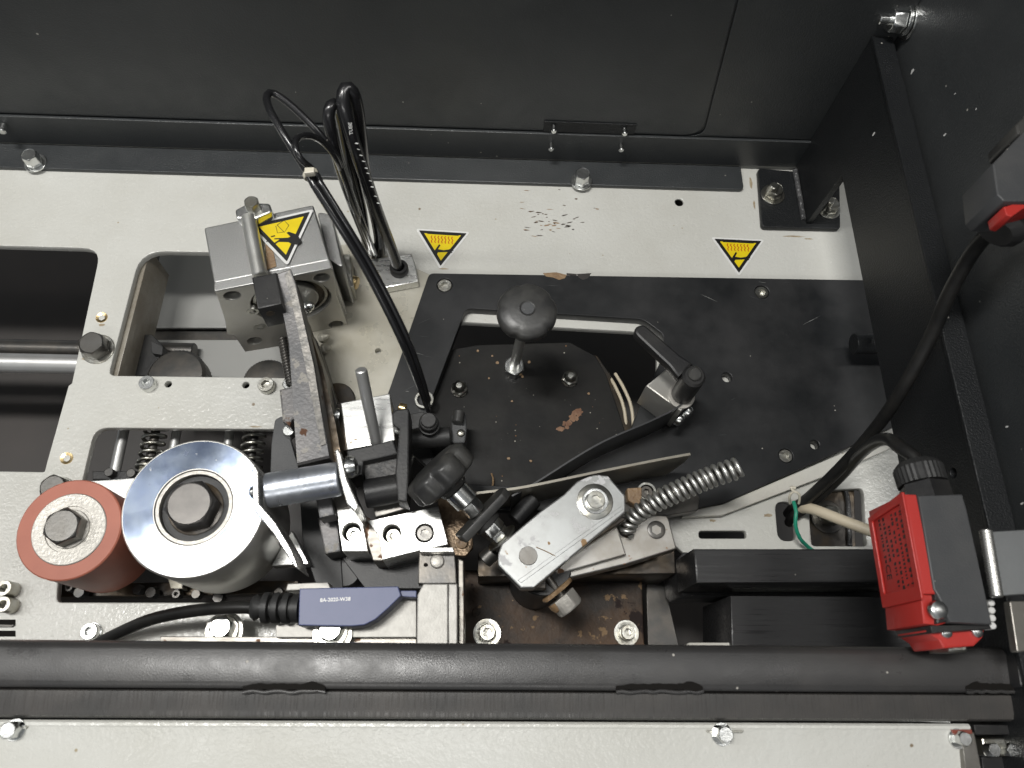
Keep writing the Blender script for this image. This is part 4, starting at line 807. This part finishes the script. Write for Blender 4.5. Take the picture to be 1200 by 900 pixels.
# red frame: its left face is vertical and carries the printing
ra = P(1073.5, 579, ZS); rbm = P(1096, 696, ZS)
ru = (rbm - ra); ru.z = 0; rl = ru.length; ru.normalize(); rn = V((ru.y, -ru.x, 0)); rn = -rn if rn.x > 0 else rn
qn = [V(ra.xy), V(rbm.xy), V(rbm.xy) - rn.xy * 4.5, V(ra.xy) - rn.xy * 4.5]
qn2 = [V(ra.xy) + rn.xy * 4.2, V(rbm.xy) + rn.xy * 4.2, V(rbm.xy) - rn.xy * .5, V(ra.xy) - rn.xy * .5]
plate('red_frame', qn2, ZS - .6, ZS - ZD, M['red_pl'], ls, bev=.5)
FRd = frame(V((ra.x, ra.y, ZS - .6)) + rn * 4.2, ru, rn)      # local x down the switch, local y = across
ysgn = 1 if (FRd.to_3x3() @ V((0, 1, 0))).z > 0 else -1
def rp_(x, d): return V((x, -ysgn * d))
plate('red_rim', rnd([rp_(-1, -.4), rp_(rl + 2, -.4), rp_(rl + 2, ZD - 1), rp_(3, ZD - 1)], .8), 1.1, 0.05, M['red_pl'], ls, [rnd([rp_(3, 3), rp_(rl - 3, 3), rp_(rl - 3, ZD - 4), rp_(5, ZD - 4)], 1)], Mx=FRd, bev=.3)
random.seed(3)
for ln in range(6):
    x = 5.0; d = 5.5 + ln * 3.3; end = rl - 4.5 - (6 if ln > 3 else 0)
    if ln in (3,): x = 9
    while x < end:
        w = random.uniform(.7, 2.0)
        if not (ln in (4, 5) and rl * .60 < x < rl * .80):
            h_ = random.uniform(1.3, 1.8); cx2 = x + w / 2
            plate('print', [rp_(x, d - h_ / 2), rp_(x + w * .8, d - h_ / 2 + random.uniform(0, .3)), rp_(x + w * .8, d + h_ / 2), rp_(x + .15, d + h_ / 2 - random.uniform(0, .3))], .12, .05, M['ink'], ls, Mx=FRd, bev=.01)
        x += w + (random.uniform(.3, .5) if random.random() < .8 else 1.6)
o1 = FRd @ V((*rp_(rl * .62, 21.5), .1)); text('CE', 'ce_mark', frame(o1, FRd.to_3x3() @ V((1, 0, 0)), rn), 5.2, M['ink'], ls)
# lower wing of the red frame and black mounting ear
body([(1078, 694), (1097, 690), (1113, 729), (1100, 733), (1082, 731)], ZS - 3, ZS - ZD, 'red_foot', M['red_pl'], bev=.6)
body([(1094, 691), (1112, 690), (1118, 727), (1098, 731)], ZS - 1.2, ZS - 12, 'mount_ear', M['black_pl'], bev=.6)
q = P(1102, 714, ZS + 1); bolt('pan', (q.x, q.y, ZS - 1.3), 3.5, 2.6, M['zinc'], ls); 
w = P(1066, 726, ZS - 18); bolt('pan', w, 2.5, 2.2, M['zinc'], ls, axis=(-.9, -.2, .3))
body([(1090, 733), (1160, 731), (1162, 737), (1092, 742)], ZS - 4, ZS - ZD + 1, 'gasket', M['black_pl'], bev=.4)
body([(1082, 738), (1155, 733), (1152, 747), (1142, 757), (1106, 760), (1100, 750)], ZS - 7, ZS - ZD + 2, 'red_head', M['red_pl'], r=.8, bev=.6)
for a, b in ((1110, 741), (1146, 740)): q = P(a, b, ZS - 6); bolt('pan', (q.x, q.y, ZS - 7.1), 2.2, 1.5, M['zinc'], ls)
body([(1110, 752), (1135, 751), (1134, 764), (1112, 764)], ZS - 12, ZS - ZD + 4, 'roller_tip', M['zinc2'], bev=.8)
for k in range(4): q = P(1166 + k * .6, 706 + k * 9, ZS - 8); rod('terminal_screw', (q.x - 1, q.y, ZS - 14), (q.x - 1, q.y, ZS - 8), 1.3, M['stwhite'], ls, n=10)
ga = P(1079, 580, ZS - 13); ga = V((ga.x + 3, ga.y - 1, ZS - 14)); gax = V((-.05, 1, -.1)).normalized()
lathe('gland_base', [(0, -2), (9.6, -2), (9.6, 5), (8.8, 5.6), (0, 5.6)], ga, gax, M['black_pl'], ls, n=6, smooth=0)
lathe('gland_nut', [(0, 5.6), (9.4, 5.6), (9.5, 12.5), (9.0, 13.4), (7.4, 15.2), (4.6, 16.2), (0, 16.2)], ga, gax, M['rubber'], ls, n=60, rf=lambda t_, r_, z_: 1 + (.018 * (1 if int(t_ / (math.pi / 30) + .5) % 2 else -1) if r_ > 8 else 0), smooth=20)
ge = ga + gax * 15
# mounting hinge to its right
hg = thing('hinge_leaf', 'grey steel hinge leaf with a bright rolled pin right of the limit switch', 'hinge', P(1180, 660, 120))
slab('leaf', [(1162, 623), (1208, 620), (1208, 696), (1173, 698)], 138, 135.3, M['ground_edge'], hg, bev=.4)
rod('hinge_pin', P(1155, 621, 139), P(1168, 700, 139), 2.3, M['steel'], hg)
slab('lower_lug', [(1183, 704), (1208, 704), (1208, 762), (1192, 765)], 134, 130, M['arm2'], hg, r=1)
# second switch at the right border
s2 = thing('second_switch', 'part of another grey and red limit switch cut by the right border of the photo', 'switch', P(1190, 210, 150))
slab('switch_cover', [(1163, 192), (1215, 138), (1226, 150), (1226, 236), (1176, 236), (1168, 228)], 196, 176, M['grey_pl'], s2, r=1.2, bev=.8)
slab('switch_cap', [(1190, 146), (1215, 120), (1226, 140), (1215, 150), (1192, 160)], 196, 178, M['knob'], s2, r=1.5, bev=1.2)
slab('red_clip', [(1176, 242), (1184, 240), (1202, 226), (1240, 220), (1226, 238), (1200, 244), (1186, 254), (1179, 252)], 194, 184, M['red_pl'], s2, r=.6, bev=.5)
q = P(1188, 250, 150); g2 = V((.55, .6, .05)).normalized()
lathe('gland_nut', [(0, -3), (6, -3), (9.2, 0), (9.6, 5), (9, 12), (0, 12)], P(1172, 268, 176), g2, M['rubber'], s2, n=40, rf=lambda t_, r_, z_: 1 + .015 * math.cos(12 * t_) if r_ > 5 else 1)
c1 = thing('switch_cable', 'long matt black cable sweeping from the upper right switch down to the oval hole', 'cable', P(1080, 440, 60))
tube('cable_run', [P(924, 602, -12), P(930, 596, 0), P(948, 583, 14), P(985, 548, 40), P(1026, 502, 70), P(1058, 455, 95), P(1092, 392, 118), P(1112, 345, 136), P(1138, 298, 155), P(1160, 272, 168), P(1178, 262, 176)], 3.1, M['cable2'], c1, n=20)
c2 = thing('gland_cable', 'short black cable arching from the oval hole into the top of the limit switch', 'cable', P(1010, 560, 40))
tube('cable_run', [P(925, 612, -12), P(932, 604, 2), P(955, 586, 10), P(985, 558, 30), P(1008, 532, 60), P(1026, 518, 92), P(1042, 515, 112), P(1054, 524, 120), ge + gax * 3, ge - gax * 4], 2.9, M['cable2'], c2, n=18)
c3 = thing('beige_cable', 'flat beige sheathed cable running behind the red side of the limit switch', 'cable', P(980, 610, 15))
tube('sheath', [P(928, 608, -14), P(936, 598, 2), P(950, 596, 12), P(990, 611, 24), P(1035, 628, 32), P(1060, 640, 30)], 3.0, M['beige'], c3, n=18)
c4 = thing('green_wire', 'thin green wire curling below the cable tie at the oval hole', 'wire', P(940, 620, 5))
tube('wire_run', [P(930, 588, 16), P(933, 600, 18), P(932, 615, 16), P(937, 630, 12), P(946, 640, 6), P(956, 648, 2)], 1.05, M['green'], c4, n=12)
c5 = thing('cable_tie', 'pale cable tie round the black cable just above the oval hole', 'cable tie', P(931, 585, 14))
tube('tie_band', [P(926, 590, 14), P(925, 582, 20), P(930, 576, 23), P(937, 580, 22), P(936, 590, 16)], .7, M['nylon'], c5, n=8); tube('tie_tail', [P(930, 576, 23), P(927, 571, 24), P(932, 572, 24)], .9, M['nylon'], c5, n=8)
br = thing('anchor_bracket', 'dark steel bracket with a washered bolt in the square opening behind the cables', 'bracket', P(975, 605, -5))
slab('bracket_sheet', [(945, 573), (1001, 570), (1003, 641), (950, 641)], -6, -10, M['oily'], br, r=1.5)
bpx('hex', 974, 603, -6, 12, 6, M['zinc2'], br, wash=20, wm=M['dsteel']); tube('weld', [P(990, 572, -5), P(994, 590, -5), P(996, 640, -5)], 1.4, M['weld'], br, n=8)
sl_ = thing('edge_lip', 'raised off-white folded lip along the lower edge of the black plate', 'lip', P(940, 570, 4))
slab('lip_strip', [(846, 591), (1048, 505), (1052, 522), (985, 551), (846, 604), (800, 606), (800, 600)], 5, .2, M['white2'], sl_, bev=.5)
# ================================================================== BLACK RAILS AT RIGHT
k1 = thing('machined_rail', 'long black machined rail block just below the slotted white plate', 'rail', P(950, 665, 0))
slab('rail_body', [(813, 643), (1190, 643), (1190, 682), (816, 683)], 40, 2, M['black_rough'], k1, bev=1)
slab('rail_wall', [(792, 657), (800, 647), (1190, 655), (1190, 700), (800, 698), (796, 690)], 2, -30, M['black_rough'], k1, r=2, bev=.6)
k2 = thing('lower_rail', 'second lower black rail block above the front beam', 'rail', P(980, 725, 0))
slab('rail_body', [(856, 698), (1190, 700), (1190, 775), (858, 775)], 14, -40, M['black_rough'], k2, bev=.7)
slab('pale_strip', [(802, 757), (808, 753), (857, 753), (857, 764), (802, 764)], 10, 4, M['white2'], k2, bev=.4)
fb = thing('base_casting', 'rusty glue stained base casting under the linkage arm with two washered bolts', 'casting', P(650, 730, -35))
slab('casting_top', [(540, 668), (752, 668), (756, 780), (540, 780)], -30, -45, M['rust'], fb, r=2, bev=.8)
for a, b, w in ((571, 741, 17), (736, 741, 15)): bpx('socket', a, b, -30, w * .55, 6, M['zinc2'], fb, wash=w, wm=M['zinc2'])
q = P(557, 717, -30); bolt('ring', (q.x, q.y, -30), 2.6, 1.2, M['rust'], fb)
slab('back_web', [(560, 648), (790, 640), (792, 672), (560, 676)], 0, -40, M['oily'], fb, r=1)
slab('right_web', [(757, 668), (775, 668), (800, 775), (760, 775)], -40, -70, M['dsteel'], fb, r=1)
q = P(842, 745, -20); rod('steel_pin', (q.x, q.y - 6, -20), (q.x, q.y + 8, -20), 2.2, M['steel'], fb)
# ================================================================== FRONT BEAM AND FRONT COVER
def yz(py, z): return P(600, py, z).y
bx0, bx1 = P(-260, 790, 60).x, min(XS - .5, P(1192, 790, 106).x)
zb_ = 106; dz = 44
y0 = yz(754, zb_ - 5); y1 = yz(764, zb_); y2 = yz(808, zb_); y3 = yz(813, zb_ - 2)
bm_ = thing('front_beam', 'worn black steel beam crossing the whole front with three dented weld gaps', 'beam', (0, y2, 0))
pr = [(y0, 6), (y0, zb_ - 6)] + [(y0 + (y1 - y0) * (1 - math.cos(t)), zb_ - 6 + 6 * math.sin(t)) for t in (.4, .8, 1.2, 1.57)] + [(y2 + 2.5, zb_), (y2 + .8, zb_ - .3), (y2, zb_ - 1.2), (y2 - .3, zb_ - 4), (y2 - .3, 6)]
extrude_x('upper_tube', pr, bx0, bx1, M['beam'], bm_, 4)
y5 = yz(843, 57 + dz)
pr = [(y2 - .6, 8), (y2 - .6, 58 + dz), (y2 - 1.2, 59.3 + dz), (y5 + 3, 58.6 + dz), (y5 + .8, 57.6 + dz), (y5, 55.5 + dz), (y5, 8)]
extrude_x('lower_strip', pr, bx0, XS - 1, M['beam2'], bm_, 4)
random.seed(11)
for (xa_, xb_, flip) in ((284, 381, 0), (722, 824, 0), (1132, 1215, 1)):
    n_ = 26; top = []; bot = []
    for k in range(n_ + 1):
        u = k / n_; x = xa_ + (xb_ - xa_) * u; fat = (4.5 * math.exp(-((u - (.9 if not flip else .1)) / .1) ** 2) + 3.2) * min(1, u * 6, (1 - u) * 7) + 1.6
        top.append((x, 806 - fat + random.uniform(-.7, .7))); bot.append((x, 808 + random.uniform(-.6, .6) + (2.5 * math.exp(-((u - .9) / .08) ** 2))))
    slab('weld_gap_shade', [t_ for t_ in top] + bot[::-1], zb_ + .25, zb_ - .5, M['hole'], bm_, bev=.1)  # black slab on the surface stands in for shade in the dent
    tube('weld_bead', [P(xa_ + (xb_ - xa_) * k / 14, 810.5 + random.uniform(-1.2, 1.2), zb_ - .5) for k in range(15)], .8, M['beam'], bm_, n=8)
ec = thing('end_cap', 'black rounded end piece beyond the right end of the front beam', 'end cap', P(1195, 780, 60))
slab('cap_body', [(1190, 764), (1206, 758), (1206, 806), (1196, 806)], 112, 60, M['black_pl'], ec, r=3, bev=1.2)
q = P(1172, 745, 75); rod('roller_knob', (q.x, q.y, 60), (q.x + 2, q.y, 84), 5.5, M['rubber'], ec)
fc = thing('front_cover', 'off-white painted front cover strip with long folded steps below the beam', 'cover', P(600, 880, 40))
ya, yb_, yc, yd, ye_ = (yz(846, 99), yz(852, 99), yz(872, 97), yz(878, 94), yz(960, 92))
pr = [(ya, 60), (ya, 98.2), (ya - .8, 99), (yb_, 99), (yb_ - .8, 98.3), (yc, 98), (yd, 96.8), (ye_, 95.5), (ye_, 60)]
extrude_x('cover_strip', pr, bx0, P(1137, 860, 98).x, M['white'], fc, 4)
for a, b in ((10, 856), (850, 861)):
    slab('slot_plate', [(a - 22, b - 5), (a + 22, b - 5), (a + 20, b - 2), (a - 20, b - 2)], 99.5, 97, M['zinc2'], fc, bev=.2); bpx('hex', a, b, 98, 10, 5, M['zinc'], fc, wash=13)
slab('red_tag', [(1115, 855), (1139, 855), (1140, 860), (1118, 861)], 99.6, 98, M['redside'], fc, bev=.2); bpx('hex', 1130, 866, 98, 8, 5, M['zinc'], fc, wash=11)
slab('corner_plate', [(1126, 858), (1142, 858), (1152, 910), (1132, 910)], 99.2, 91, M['arm2'], fc, bev=.4)
lf = thing('corner_fitting', 'dark metal corner fitting with bright screws at the lower right corner', 'fitting', P(1175, 880, 40))
slab('top_channel', [(1141, 849), (1212, 850), (1212, 861), (1143, 861)], 97, 85, M['black_pl'], lf, bev=.5)
slab('metal_body', [(1150, 864), (1212, 864), (1212, 886), (1154, 887)], 93, 81, M['zinc2'], lf, r=1, bev=.8)
for a in (1166, 1188): bpx('hex', a, 879, 93, 8, 4, M['zinc'], lf)
slab('dark_base', [(1150, 887), (1212, 886), (1212, 940), (1156, 940)], 89, 76, M['black_pl'], lf, bev=.5)
slab('teal_part', [(1188, 890), (1212, 890), (1212, 930), (1190, 930)], 91, 89.1, M['teal'], lf, bev=.4)
